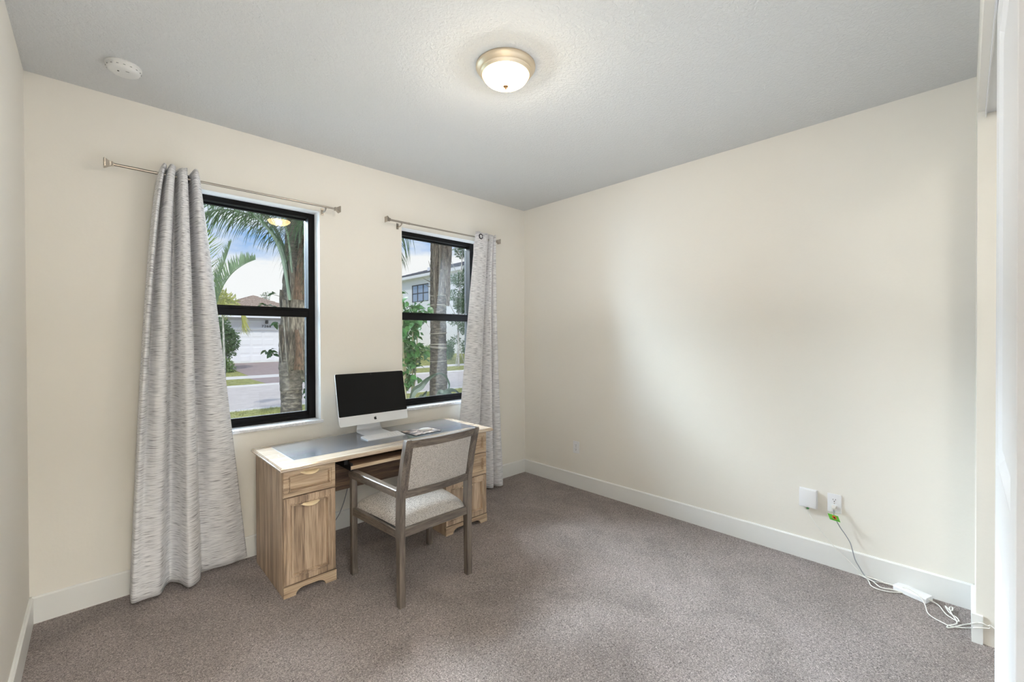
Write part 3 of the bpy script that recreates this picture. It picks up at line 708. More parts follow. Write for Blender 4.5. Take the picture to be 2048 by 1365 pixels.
# arms: run over the front legs, rounded front ends
def arm(p0, p1, sx):
    m = MB(); rings = []
    pts = [(0, .575, .614), (.35, .578, .617), (.8, .578, .622), (.95, .579, .623), (1.0, .582, .620), (1.01, .588, .614)]
    for f, z0, z1 in pts:
        x = p0[0]+(p1[0]-p0[0])*f; y = p0[1]+(p1[1]-p0[1])*f; wd = sx*(.034+.010*f)
        xo = x-sx*.003; e = .004
        a = [(xo, y, z0), (xo, y, z1-e), (xo+sx*e, y, z1), (xo+wd-sx*e, y, z1), (xo+wd, y, z1-e), (xo+wd, y, z0)]
        rings.append(a)
    m.loft(rings); return m.build('armrest', gray_y, t, autos=40)
arm((bl[0]+.002, bl[1]+LT+.002), (fl[0], fl[1]+LT+.004), 1); arm((brr[0]-.002, brr[1]+LT+.002), (fr_[0], fr_[1]+LT+.004), -1)
# domed seat cushion
m = MB(); nx, ny = 28, 26
def seatpt(u, v, top):
    yb_, yf_ = bl[1]+.032, fl[1]+.034
    y = yb_+(yf_-yb_)*v; xl = (bl[0]+LT*.75)*(1-v)+(fl[0]+LT*.8)*v; xr = (brr[0]-LT*.75)*(1-v)+(fr_[0]-LT*.8)*v
    x = xl+(xr-xl)*u
    e = lambda s: (1-abs(2*s-1)**3.4)
    h = (max(0, e(u))**.42)*(max(0, e(v))**.42)
    if not top: return (x, y, .398)
    return (x, y, .404+.078*h+.010*math.sin(u*PI)*math.sin(v*PI))
G_ = [[m.bm.verts.new(seatpt(i/nx, j/ny, True)) for i in range(nx+1)] for j in range(ny+1)]
for j in range(ny):
    for i in range(nx): m.bm.faces.new((G_[j][i], G_[j][i+1], G_[j+1][i+1], G_[j+1][i]))
border = [G_[0][i] for i in range(nx+1)]+[G_[j][nx] for j in range(1, ny+1)]+[G_[ny][i] for i in range(nx-1, -1, -1)]+[G_[j][0] for j in range(ny-1, 0, -1)]
low = [m.bm.verts.new((v.co.x, v.co.y, .388)) for v in border]; nb = len(border)
for k in range(nb): m.bm.faces.new((border[k], border[(k+1) % nb], low[(k+1) % nb], low[k]))
m.bm.faces.new(low)
m.build('seat', uph_m, t, autos=60)
hrail((bl[0]+.010, bl[1]+.030), (brr[0]-.010, brr[1]+.030), .372, .404, .43, blackpl_m, 'seat_base', side=1)

# ------------------------------------------------------------------ outlets, cords
plate_m = plain('outlet_plate_white', lin(240, 240, 242), .35)
slot_m = plain('outlet_slot', lin(60, 58, 58), .6)
def outlet(y, z, label, plug=False):
    t = thing('wall_outlet', label, 'outlet', (0, y, z))
    MB().box((-.006, y-.035, z-.0565), (-.0002, y+.035, z+.0565), .0025, 2).build('cover_plate', plate_m, t)
    for dz in (.0195, -.0195):
        m = MB(); n_ = 20; ring = []
        for k in range(n_):
            a = 2*PI*k/n_; yy = .0172*math.cos(a); zz = max(-.0138, min(.0138, .0172*math.sin(a))); ring.append((yy, zz))
        m.loft([[(-.0055, y+a, z+dz+b_) for a, b_ in ring], [(-.0078, y+a, z+dz+b_) for a, b_ in ring]])
        q = m.build('socket', plate_m, t)
        m = MB(); m.box((-.0084, y-.0075, z+dz), (-.0076, y-.0053, z+dz+.0085)); m.box((-.0084, y+.0053, z+dz), (-.0076, y+.0075, z+dz+.007)); m.box((-.0084, y-.0025, z+dz-.0095), (-.0076, y+.0025, z+dz-.0045))
        m.build('slots', slot_m, q)
    m = MB(); m.lathe([(0, 0), (.003, .0), (.003, .001), (0, .0012)], (0, 0, 0), 10)
    for v in m.bm.verts: v.co = Vector((-.0062-v.co.z, y+v.co.x, z+v.co.y))
    m.build('screw', nickel_m, t)
    return t
outlet(-.681, .378, 'white wall outlet near the far corner of the right wall')
outlet(-2.657, .3925, 'white wall outlet with a plug in it, beside the network box')
by, bz = -2.5225, .391
t = thing('network_box', 'square white box mounted on the wall left of the outlet', 'wall box', (0, by, bz))
MB().box((-.026, by-.046, bz-.056), (-.002, by+.046, bz+.056), .004, 2).build('box_cover', whitepl_m, t, autos=40)
MB().box((-.004, by-.049, bz-.059), (-.0002, by+.049, bz+.059), .002).build('mounting_plate', plate_m, t)
MB().box((-.022, by-.006, bz-.068), (-.010, by+.006, bz-.056), .001).build('cable_connector', plain('green_connector', lin(60, 120, 60), .5), t)
# plug + cord + hang tag
t = thing('plugged_cord', 'grey cord plugged into the outlet, running down to the carpet', 'cord', (-.03, -2.66, .37))
m = MB(); m.loft([[(-.009, -2.657+.013*a, .372+.010*b_) for a, b_ in ((-1, -1), (1, -1), (1, 1), (-1, 1))], [(-.024, -2.657+.011*a, .370+.009*b_) for a, b_ in ((-1, -1), (1, -1), (1, 1), (-1, 1))], [(-.036, -2.658+.006*a, .364+.006*b_) for a, b_ in ((-1, -1), (1, -1), (1, 1), (-1, 1))]])
m.build('plug', plain('clear_grey_plug', lin(214, 210, 204), .35), t)
pts = catmull([(-.034, -2.658, .362), (-.040, -2.660, .335), (-.034, -2.672, .30), (-.026, -2.690, .26), (-.026, -2.713, .227), (-.030, -2.738, .185), (-.030, -2.750, .14), (-.030, -2.761, .094), (-.030, -2.782, .055), (-.034, -2.803, .022), (-.05, -2.83, .006), (-.04, -2.86, .005), (-.03, -2.83, .006)], 6)
MB().tube(pts, .0028, 8).build('cord_line', greypl_m, t, smooth=True)
g = thing('hang_tag', 'small green tag with an orange round print hanging from the plugged cord', 'tag', (-.045, -2.648, .322))
def tagpt(u, v, o=0): return Vector((-.045-o, -2.630-.052*u-.012*v, .336-.004*u-.034*v))
m = MB(); m.loft([[tagpt(0, 0), tagpt(1, 0), tagpt(1, 1), tagpt(0, 1)], [tagpt(0, 0, .0008), tagpt(1, 0, .0008), tagpt(1, 1, .0008), tagpt(0, 1, .0008)]]); m.build('tag_card', plain('bright_green_card', lin(104, 190, 60), .5), g)
m = MB(); m.loft([[tagpt(.56+.2*math.cos(a), .42+.30*math.sin(a), o) for a in [k*PI/9 for k in range(18)]] for o in (.0008, .0013)]); m.build('round_print', plain('orange_print', lin(214, 96, 40), .5), g)
m = MB(); m.loft([[tagpt(.56+.09*math.cos(a), .46+.15*math.sin(a), o) for a in [k*PI/6 for k in range(12)]] for o in (.0012, .0018)]); m.build('print_centre', inkblack_m, g)
m = MB(); m.loft([[tagpt(a, b_, o) for a, b_ in ((.15, .78), (.9, .78), (.9, .84), (.15, .84))] for o in (.0008, .0013)]); m.build('print_line', inkblack_m, g)
def cord(name, pts, r, mat, label, per=7):
    P = catmull(pts, per); o = MB().tube(P, r, 7).build(name, mat, org=P[0], smooth=True); return tag(o, label, 'cord')
def fz(px, py, z=.006): p = atz(px, py, z); return (min(p.x, -.02), p.y, z)
jx = lambda a, b_: tuple(at(a, b_, 0, -.352))
cord('fibre_cord', [(-.016, by, bz-.066), (-.016, by-.004, bz-.09), (-.022, -2.545, .27), (-.026, -2.60, .20), (-.026, -2.665, .13), (-.028, -2.73, .075), (-.034, -2.79, .02), fz(1729, 1155), fz(1745, 1163), fz(1762, 1166), fz(1765, 1160, .012), fz(1752, 1155, .012), fz(1735, 1150, .012), fz(1722, 1146, .012)], .0022, whitecord_m, 'thin white cord falling from the network box to the carpet')
cord('looped_cable', [fz(1718, 1150, .009), fz(1735, 1160), fz(1742, 1172), fz(1758, 1180), fz(1782, 1185), fz(1800, 1186), fz(1806, 1187), fz(1785, 1180, .012), fz(1762, 1176, .012), fz(1745, 1163, .014), fz(1725, 1153, .016), fz(1745, 1158, .016), fz(1766, 1166, .014), fz(1790, 1172, .02), fz(1800, 1176, .024)], .0032, whitecord_m, 'looped white cable lying on the carpet by the white adapter')
t = thing('power_adapter', 'long white power adapter lying against the baseboard', 'adapter', (-.055, -3.02, 0))
q0 = atz(1797, 1177, .0); c0 = Vector((-.030, -2.945, 0)); c1 = Vector((-.080, -3.080, 0)); d = (c1-c0).normalized(); nn = Vector((-d.y, d.x, 0))
ringf = lambda p, s_: [p+nn*(a*.036*s_)+Vector((0, 0, b_)) for a, b_ in ((-1, .003), (1, .003), (1, .024), (.86, .030), (-.86, .030), (-1, .024))]
m = MB(); m.loft([ringf(c0, .94), ringf(c0+d*.004, 1), ringf(c1-d*.006, 1), ringf(c1, .92)]); m.build('adapter_body', whitepl_m, t, autos=30)
m = MB(); m.tube([c1+Vector((0, 0, .016))-d*.002, c1+Vector((0, 0, .014))+d*.014], [.006, .004], 8); m.build('cable_boot', whitecord_m, t)
cord('loose_cable', [(-.083, -3.092, .014), fz(1878, 1212), fz(1886, 1222), fz(1893, 1230), fz(1905, 1238), fz(1914, 1243), fz(1918, 1243), fz(1913, 1236), fz(1901, 1228), fz(1893, 1218, .009), fz(1891, 1213, .009), fz(1898, 1220, .012), fz(1904, 1222, .012), fz(1905, 1216, .012), fz(1899, 1216, .012), fz(1902, 1226, .012), fz(1908, 1235), fz(1914, 1246), fz(1908, 1250), fz(1897, 1252), fz(1894, 1256), fz(1903, 1256), fz(1925, 1251), fz(1938, 1249), jx(1946, 1247.5), jx(1957, 1246.5), jx(1966, 1248), jx(1976, 1253), jx(1990, 1259), (-.42, -3.42, .02)], .0027, whitecord_m, 'kinked white cord snaking from the adapter into the closet')
cord('loose_cable', [fz(1790, 1176, .016), (-.062, -2.985, .035), (-.085, -3.02, .035), (-.110, -3.045, .030), fz(1850, 1211), fz(1855, 1226), fz(1868, 1237), fz(1885, 1246), fz(1900, 1253), fz(1920, 1256), fz(1940, 1257), jx(1948, 1256.5), jx(1966, 1257), jx(1978, 1258), jx(1992, 1260), (-.43, -3.46, .012)], .0024, whitecord_m, 'white cord crossing over the adapter towards the closet')
# a crumb on the carpet
p = atz(405, 1181, .004)
tag(MB().lathe([(0, -.002), (.003, 0), (.002, .003), (0, .004)], (p.x, p.y, .004), 6).build('paper_scrap', whitecord_m, org=(p.x, p.y, 0)), 'tiny white scrap on the carpet by the curtain hem', 'scrap')
# ================================================================== outside
GZ = -.30
def noisy(name, stops, scale, rough=.9, bump=.3, bs=None, stretch=(1, 1, 1), detail=5):
    m, n, b = newmat(name); l = n.links.new
    tcn = N(n, 'ShaderNodeTexCoord'); mp = N(n, 'ShaderNodeMapping'); mp.inputs['Scale'].default_value = stretch; l(tcn.outputs['Object'], mp.inputs[0])
    a = N(n, 'ShaderNodeTexNoise', Scale=scale, Detail=detail, Roughness=.65); l(mp.outputs[0], a.inputs['Vector'])
    r = ramp(n, stops); l(a.outputs['Fac'], r.inputs[0]); l(r.outputs[0], b.inputs['Base Color']); b.inputs['Roughness'].default_value = rough
    b.inputs['Specular IOR Level'].default_value = .25
    if bump:
        bp = N(n, 'ShaderNodeBump', Strength=bump, Distance=.02); l(a.outputs['Fac'], bp.inputs['Height']); l(bp.outputs[0], b.inputs['Normal'])
    return m
grass_m = noisy('lawn_grass', [(.35, lin(110, 112, 62)), (.5, lin(150, 154, 86)), (.62, lin(182, 178, 116))], 9)
road_m = noisy('grey_asphalt', [(.3, lin(196, 188, 182)), (.7, lin(212, 204, 198))], 4, bump=0)
conc_m = plain('pale_concrete', lin(222, 218, 212), .8, var=.06)
paver_m, n, b = newmat('red_grey_pavers'); l = n.links.new
tcn = N(n, 'ShaderNodeTexCoord'); br_ = N(n, 'ShaderNodeTexBrick', Scale=4.5); br_.inputs['Color1'].default_value = lin(176, 158, 154); br_.inputs['Color2'].default_value = lin(158, 140, 136); br_.inputs['Mortar'].default_value = lin(132, 120, 116); br_.inputs['Mortar Size'].default_value = .02
l(tcn.outputs['Object'], br_.inputs['Vector']); l(br_.outputs[0], b.inputs['Base Color']); b.inputs['Roughness'].default_value = .85
X0, X1 = -40, 70
def strip(name, y0, z0, y1, z1, mat, label, cat, x0=X0, x1=X1, th=.12):
    m = MB(); m.loft([[(x0, y0, z0-th), (x0, y0, z0), (x0, y1, z1), (x0, y1, z1-th)], [(x1, y0, z0-th), (x1, y0, z0), (x1, y1, z1), (x1, y1, z1-th)]])
    return struct(m.build(name, mat, norm=True), label, cat)
strip('lawn', .2, GZ, 8.50, GZ, grass_m, 'near strip of lawn just outside the windows', 'lawn')
strip('curb', 8.50, GZ+.02, 8.88, GZ-.01, conc_m, 'near pale concrete curb of the road', 'curb')
strip('road', 8.88, GZ-.02, 14.45, GZ-.02, road_m, 'grey asphalt road across the view', 'road')
strip('curb', 14.45, GZ-.01, 14.78, GZ+.02, conc_m, 'far pale concrete curb of the road', 'curb')
strip('lawn', 14.78, GZ, 17.45, GZ+.02, grass_m, 'grass verge left of the driveway apron', 'lawn', x1=1.35)
strip('lawn', 14.78, GZ, 17.45, GZ+.02, grass_m, 'grass verge right of the driveway apron', 'lawn', x0=6.9)
strip('driveway', 14.78, GZ+.005, 17.45, GZ+.02, paver_m, 'paver apron between road and sidewalk', 'driveway', x0=1.35, x1=6.9)
strip('sidewalk', 17.45, GZ+.025, 18.75, GZ+.04, conc_m, 'pale concrete sidewalk across the street', 'sidewalk')
strip('driveway', 18.75, GZ+.04, 25.0, 0, paver_m, 'brick-paver driveway rising to the garage', 'driveway', x0=1.62, x1=6.9)
strip('lawn', 18.75, GZ+.035, 25.0, -.01, grass_m, 'front lawn left of the paver driveway', 'lawn', x1=1.62)
strip('lawn', 18.75, GZ+.035, 25.0, -.01, grass_m, 'front lawn right of the paver driveway', 'lawn', x0=6.9)
strip('lawn', 25.0, -.01, 140, .3, grass_m, 'ground behind the houses', 'lawn')

# near grass blades
m = MB(); bm = m.bm
for i in range(9000):
    x = random.uniform(-2.2, 1.6) if i % 3 else random.uniform(1.5, 5.5); y = random.uniform(4.8, 8.5); h = random.uniform(.03, .07); a = random.uniform(0, PI)
    dx, dy = .004*math.cos(a), .004*math.sin(a); lx, ly = random.uniform(-.03, .03), random.uniform(-.03, .03)
    bm.faces.new((bm.verts.new((x-dx, y-dy, GZ)), bm.verts.new((x+dx, y+dy, GZ)), bm.verts.new((x+lx, y+ly, GZ+h))))
blade_m = plain('grass_blade', lin(146, 150, 82), .7, var=.2, vscale=6)
tag(m.build('grass_blades', blade_m, norm=False), 'short grass blades on the near lawn', 'grass', kind='stuff')

def leafmat(name, col, rough=.45, var=.25, vs=6, trans=.25):
    m = plain(name, col, rough, var=var, vscale=vs); b = m.node_tree.nodes['Principled BSDF']
    b.inputs['Transmission Weight'].default_value = 0
    n = m.node_tree; tl = n.nodes.new('ShaderNodeBsdfTranslucent'); tl.inputs[0].default_value = col
    mx_ = n.nodes.new('ShaderNodeMixShader'); mx_.inputs[0].default_value = trans; o = [x for x in n.nodes if x.type == 'OUTPUT_MATERIAL'][0]
    n.links.new(b.outputs[0], mx_.inputs[1]); n.links.new(tl.outputs[0], mx_.inputs[2]); n.links.new(mx_.outputs[0], o.inputs[0])
    return m
palm_leaf = leafmat('queen_palm_leaf', lin(54, 80, 44), .5)
palm_rach = plain('palm_petiole', lin(86, 96, 84), .5, var=.15, vscale=8)
areca_leaf = leafmat('bright_palm_leaf', lin(134, 164, 66), .4, trans=.4)
areca_blue = leafmat('grey_green_palm_leaf', lin(136, 158, 128), .4)
yellow_leaf = leafmat('yellowing_palm_leaf', lin(186, 184, 108), .45)
broad_leaf = leafmat('glossy_broad_leaf', lin(56, 92, 46), .32, var=.4, vs=9)
small_leaf = leafmat('small_tree_leaf', lin(98, 122, 88), .4, var=.35)
dark_leaf = leafmat('dark_shrub_leaf', lin(92, 122, 78), .45, var=.35)
hedge_leaf = leafmat('hedge_leaf', lin(120, 148, 84), .5, var=.3)
trunk_m = noisy('ringed_palm_bark', [(.30, lin(34, 29, 26)), (.48, lin(68, 60, 54)), (.66, lin(108, 98, 89))], 7, bump=.9, stretch=(1.6, 1.6, 4), detail=9)
boot_m = noisy('dry_leaf_base', [(.32, lin(44, 37, 33)), (.5, lin(88, 78, 70)), (.66, lin(132, 121, 110))], 6, bump=.7, stretch=(6, 6, 1.3), detail=8)
fibre_m = noisy('brown_palm_fibre', [(.35, lin(44, 34, 29)), (.6, lin(96, 74, 60))], 12, bump=.8, stretch=(4, 4, 1))
bark_m = noisy('pale_thin_bark', [(.35, lin(150, 146, 140)), (.65, lin(206, 202, 196))], 14, bump=.4)

def trunk(name, x, y, prof, mat, parent, seed=0, ring=.02, amp=.008):
    """prof: list of (z, radius, dx)"""
    m = MB(); rings = []; z = prof[0][0]; zt = prof[-1][0]; n_ = 28; k = 0; pz = []
    while z < zt: pz.append(z); z += ring
    for k, z in enumerate(pz):
        for a, b_ in zip(prof, prof[1:]):
            if a[0] <= z <= b_[0]:
                f = (z-a[0])/(b_[0]-a[0]); r_ = a[1]+(b_[1]-a[1])*f; dx = a[2]+(b_[2]-a[2])*f; break
        saw = ((z*7.3+.3*math.sin(z*9)) % 1.0); rr = r_+amp*(1-saw)*1.0
        ring_ = []
        for q in range(n_):
            a = 2*PI*q/n_; w_ = noise.noise(Vector((math.cos(a)*2, math.sin(a)*2, z*5+seed)))*amp*1.3
            ring_.append((x+dx+(rr+w_)*math.cos(a), y+(rr+w_)*math.sin(a), z))
        rings.append(ring_)
    m.loft(rings); return m.build(name, mat, parent, smooth=True)
def leaflet(bm, p, d, up, L_, wd, droop, k=5):
    """one strap leaflet from p along d, drooping"""
    prev = None; pos = Vector(p); dd = Vector(d).normalized(); side = dd.cross(up)
    if side.length < .05: side = dd.cross(Vector((1, 0, 0)))
    side.normalize()
    for i in range(k+1):
        f = i/k; w_ = wd*(1-f**2.2)*(.55+.45*min(1, f*4))
        a = bm.verts.new(pos-side*w_); b_ = bm.verts.new(pos+side*w_)
        if prev: bm.faces.new((prev[0], prev[1], b_, a))
        prev = (a, b_); dd = (dd+Vector((0, 0, -droop/k))).normalized(); pos = pos+dd*(L_/k)
def frond(parent, path, n_, L_, wd, droop, r0, mat, rmat, start=.25, vang=.9, spread=1.0, up=None, name='frond', lead=.5, jitter=.25, bias=None):
    P = catmull(path, 8); m = MB(); cnt = len(P)
    m.tube(P, [r0*(1-.82*i/(cnt-1)) for i in range(cnt)], 6)
    for i in range(n_):
        f = start+(1-start)*i/n_; fi = f*(cnt-1); k = min(int(fi), cnt-2); p = P[k].lerp(P[k+1], fi-k); t_ = (P[k+1]-P[k]).normalized()
        U = Vector(up) if up else Vector((0, 0, 1)); s_ = t_.cross(U)
        if s_.length < .1: s_ = t_.cross(Vector((0, 1, 0)))
        s_.normalize(); u2 = s_.cross(t_)
        env = math.sin(PI*min(1, .18+.80*(f-start)/(1-start)))**.6
        for sg in (-1, 1):
            d = s_*sg*spread+t_*lead+u2*vang*.4+Vector([random.uniform(-jitter, jitter) for _ in range(3)])
            if bias: d += Vector(bias)
            leaflet(m.bm, p, d, Vector((0, 0, 1)), L_*env*random.uniform(.8, 1.1), wd, droop*random.uniform(.7, 1.3))
    return m.build(name, mat, parent, norm=False) if rmat is None else split_build(m, parent, mat, rmat, cnt, name)
def split_build(m, parent, mat, rmat, cnt, name):
    o = m.build(name, rmat, parent, norm=False); o.data.materials.append(mat)
    nf = (cnt-1)*6+2
    for i, p in enumerate(o.data.polygons): p.material_index = 0 if i < nf else 1
    return o
def A(Y, *pp): return [aty(px, py, Y+(dy[0] if dy else 0)) for px, py, *dy in pp]

# ---- queen palm filling the left window
P1 = aty(583, 800, 4.2); px_, py_ = P1.x, 4.2
t = thing('palm_tree', 'stout palm with split leaf bases close behind the left window', 'palm tree', (px_, py_, GZ))
trunk('trunk', px_, py_, [(GZ-.05, .175, 0), (-.1, .155, 0), (.45, .150, 0), (.70, .155, 0), (.95, .175, 0), (1.3, .185, .02), (1.9, .17, .03), (2.6, .14, .05), (3.6, .10, .07)], trunk_m, t, 3)
def boot(p0, p1, p2, w0, w1, parent, mat=boot_m, th=.03):
    """a dry clasping leaf base: a tapering gutter from trunk outwards"""
    P = catmull([p0, p1, p2], 6); rings = []
    for i, p in enumerate(P):
        f = i/(len(P)-1); w_ = w0+(w1-w0)*f; t_ = (P[min(i+1, len(P)-1)]-P[max(0, i-1)]).normalized()
        s_ = t_.cross(Vector((px_ - p.x+.001, py_-p.y-.4, 0)).normalized()).normalized(); o_ = s_.cross(t_)
        pts = []
        for k in range(9):
            a = -1+k/4; pts.append(p+s_*a*w_+o_*(.55*w_*a*a))
        for k in range(8, -1, -1):
            a = -1+k/4; pts.append(p+s_*a*w_+o_*(.55*w_*a*a)-o_*th*(1-.6*f))
        rings.append(pts)
    return MB().loft(rings).build('leaf_base', mat, parent, autos=60)
bt = [((592, 760, 0), (575, 700, -.15), (566, 600, -.12), .11, .035), ((600, 760, .02), (612, 700, -.12), (632, 650, -.1), .10, .03), ((588, 700, -.1), (580, 620, -.18), (574, 540, -.1), .10, .03),
      ((602, 700, -.1), (606, 610, -.18), (600, 520, -.1), .10, .03), ((590, 640, -.12), (584, 560, -.2), (577, 500, -.1), .08, .028), ((600, 620, -.12), (604, 540, -.18), (606, 470, -.1), .08, .026),
      ((572, 740, .05), (563, 690, -.02), (560, 650, 0), .06, .04), ((573, 650, .05), (563, 610, 0), (562, 580, 0), .05, .03), ((606, 640, 0), (616, 590, -.1), (622, 540, -.05), .07, .02)]
for a, b_, c, w0, w1 in bt:
    boot(*A(4.12, a, b_, c), w0, w1, t)
for a, b_, c, w0, w1 in [((596, 740, -.2), (598, 700, -.24), (592, 660, -.2), .07, .03), ((600, 600, -.2), (605, 530, -.22), (608, 470, -.12), .09, .05)]:
    boot(*A(4.1, a, b_, c), w0, w1, t, fibre_m)
# fronds traced as three-dimensional arcs of the real crown
F_ = [(A(4.1, (583, 650), (578, 570), (567, 505), (545, 465), (515, 438), (478, 424), (436, 420), (394, 432), (350, 455)), .30, 52, .62, .0085, 1.5, .027),
      (A(4.25, (590, 640), (582, 560), (565, 490), (540, 440), (515, 395), (486, 345), (440, 300), (380, 280)), .42, 40, .55, .0085, 1.3, .032),
      (A(3.9, (580, 600), (560, 500, -.2), (520, 440, -.4), (470, 405, -.6), (420, 392, -.7), (372, 398, -.8), (330, 420, -.9)), .25, 46, .50, .008, 1.3, .024),
      (A(4.5, (588, 620), (575, 520, .3), (545, 450, .5), (495, 400, .8), (440, 385, 1.0), (390, 392, 1.1)), .35, 44, .55, .0085, 1.2, .024),
      (A(4.3, (592, 560), (588, 470, -.1), (575, 400, -.2), (555, 340, -.3), (520, 280, -.3)), .3, 34, .55, .008, 1.4, .024),
      (A(4.2, (600, 600), (608, 500, -.3), (622, 440, -.5), (650, 400, -.6), (700, 380, -.6)), .22, 46, .85, .009, 2.4, .024),
      (A(4.2, (602, 600), (610, 480, -.2), (625, 380, -.4), (660, 320, -.5), (720, 300, -.6)), .20, 48, .95, .009, 2.4, .026),
      (A(4.2, (600, 560), (600, 460, .3), (610, 390, .6), (640, 350, .9), (690, 340, 1.2)), .25, 44, .85, .009, 2.2, .024),
      (A(4.2, (598, 540), (600, 450, -.4), (605, 395, -.8), (606, 360, -1.2), (602, 350, -1.6)), .25, 40, .70, .008, 2.2, .022),
      (A(4.2, (604, 620), (622, 540, .1), (652, 480, .2), (700, 450, .2), (760, 440, .2), (812, 455, .2)), .30, 50, .70, .0085, 1.9, .026),
      (A(4.4, (600, 580), (606, 470, .6), (600, 400, 1.2), (580, 360, 1.8)), .3, 36, .6, .008, 1.6, .024)]
F_ += [(A(4.2, (598, 520), (600, 430, -.2), (606, 395, -.4), (612, 410, -.5), (615, 490, -.55), (613, 590, -.55)), .30, 46, .42, .009, 1.6, .018),
       (A(4.2, (600, 500), (598, 430, -.1), (602, 390, -.2), (607, 400, -.3), (609, 460, -.35), (606, 560, -.35)), .30, 44, .36, .009, 1.6, .016),
       (A(4.0, (585, 560), (575, 470, -.3), (550, 410, -.6), (500, 385, -.9), (440, 376, -1.0), (380, 384, -1.1)), .30, 44, .46, .0085, 1.4, .020)]
for path, st, cnt, L_, wd, dr, r0 in F_:
    frond(t, path, int(cnt*1.6), L_, wd, dr, r0, palm_leaf, palm_rach, start=st, vang=.3)
# ---- second palm: ringed trunk in the right window
P2 = aty(877, 760, 4.2)
t2 = thing('palm_tree', 'ringed palm trunk standing behind the right window', 'palm tree', (P2.x, 4.2, GZ))
trunk('trunk', P2.x, 4.2, [(GZ-.05, .215, 0), (-.1, .185, 0), (.4, .175, 0), (.9, .165, 0), (1.6, .152, 0), (2.15, .158, .0), (2.6, .165, .01), (3.6, .15, .02), (4.8, .11, .03)], trunk_m, t2, 9)
px_, py_ = P2.x, 4.2
for a, b_, c, w0, w1 in [((873, 612, -.05), (868, 560, -.12), (872, 490, -.1), .09, .05), ((889, 612, -.05), (893, 560, -.12), (890, 480, -.1), .09, .05), ((880, 590, -.14), (880, 520, -.18), (878, 440, -.12), .08, .05),
                         ((893, 560, -.05), (899, 500, -.08), (896, 430, -.05), .06, .04), ((870, 545, -.06), (866, 500, -.08), (870, 440, -.05), .06, .03), ((886, 540, -.15), (888, 480, -.17), (886, 410, -.1), .07, .04)]:
    boot(*A(4.15, a, b_, c), w0, w1, t2)
def scars(parent, x, y, Y, pys, r_):
    for k, pyv in enumerate(pys):
        z = aty(877, pyv, Y).z; m_ = MB(); ph_ = k*2.1; hgt = .010+.006*(k % 3)
        ringf_ = lambda rr, dz: [(x+rr*math.cos(a), y+rr*math.sin(a), z+dz+.012*math.cos(a+ph_)) for a in [q*2*PI/24 for q in range(24)]]
        m_.loft([ringf_(r_-.01, -hgt), ringf_(r_+.010, -hgt*.7), ringf_(r_+.012, hgt*.5), ringf_(r_-.01, hgt)]); m_.build('leaf_scar', scar_m, parent, smooth=True)
scar_m = plain('pale_leaf_scar', lin(128, 118, 108), .85, bump=.5, bscale=40, var=.2, vscale=12)
scars(t2, P2.x, 4.2, 4.2, (592, 612, 631), .157)
scars(t2, P2.x, 4.2, 4.2, (667, 690, 695, 722), .166)
m = MB()
for a in ([(868, 552), (862, 540), (857, 522)], [(868, 566), (858, 563), (846, 557)], [(869, 572), (858, 574), (850, 570)], [(870, 548), (866, 536), (868, 526)]): m.tube(A(4.05, *a), [.012, .008, .003], 6)
m.build('broken_stubs', boot_m, t2)
for path in (A(4.2, (884, 470), (872, 425), (848, 412), (816, 432), (800, 474), (796, 520)), A(4.2, (885, 420), (900, 330, .3), (930, 300, .5), (970, 320, .7)), A(4.2, (880, 400), (870, 320, -.5), (860, 280, -1.0), (850, 300, -1.6)), A(4.2, (884, 400), (890, 300, .6), (900, 260, 1.3), (905, 280, 2.0))):
    frond(t2, path, 38, .85, .009, 2.0, .026, palm_leaf, palm_rach, start=.3, vang=.3)
# ---- third trunk at the right window's edge
P3 = aty(950, 700, 4.6)
t3 = thing('palm_tree', 'palm trunk half hidden at the right edge of the right window', 'palm tree', (P3.x, 4.6, GZ))
trunk('trunk', P3.x, 4.6, [(GZ-.05, .17, -.01), (0, .155, -.01), (1.2, .145, 0), (1.6, .12, .02), (4.2, .10, .06)], trunk_m, t3, 21)
for k in range(6):
    a = k*PI/3; frond(t3, [Vector((P3.x+.05, 4.6, 4.0)), Vector((P3.x+.5*math.cos(a), 4.6+.5*math.sin(a), 4.9)), Vector((P3.x+1.3*math.cos(a), 4.6+1.3*math.sin(a), 5.2)), Vector((P3.x+2.2*math.cos(a), 4.6+2.2*math.sin(a), 4.6))], 30, .6, .009, 1.8, .024, palm_leaf, palm_rach, start=.3)

# ---- areca palm by the curtain
t4 = thing('areca_palm', 'bright yellow-green clumping palm beside the left curtain', 'palm', (aty(425, 700, 6.2).x, 6.2, GZ))
b0 = aty(402, 700, 6.2); base = Vector((b0.x, 6.2, GZ))
m = MB()
for dx, dy in ((0, 0), (-.1, .08), (.08, -.05), (-.16, -.08), (.03, .14)): m.tube([base+Vector((dx, dy, -.03)), base+Vector((dx*1.6, dy, .8)), base+Vector((dx*2.4, dy, 1.35))], [.04, .032, .022], 8)
m.build('cane_stems', plain('ringed_cane', lin(150, 160, 96), .5, var=.2, vscale=12), t4)
Z6 = 6.2
frond(t4, A(Z6, (424, 645), (418, 590), (412, 530), (408, 480), (400, 440)), 40, .42, .013, .15, .016, areca_leaf, areca_leaf, start=.12, vang=1.2, lead=.9)
frond(t4, A(Z6, (426, 650), (424, 600, -.1), (422, 550, -.2), (416, 500, -.3), (400, 460, -.4)), 36, .42, .013, .15, .016, areca_leaf, areca_leaf, start=.12, vang=1.2, lead=.9)
frond(t4, A(Z6, (426, 640), (434, 600), (447, 570), (466, 545), (490, 528), (512, 519)), 46, .34, .012, -.25, .017, areca_blue, areca_blue, start=.1, vang=1.8, lead=.45, spread=.7, bias=(0, 0, .55))
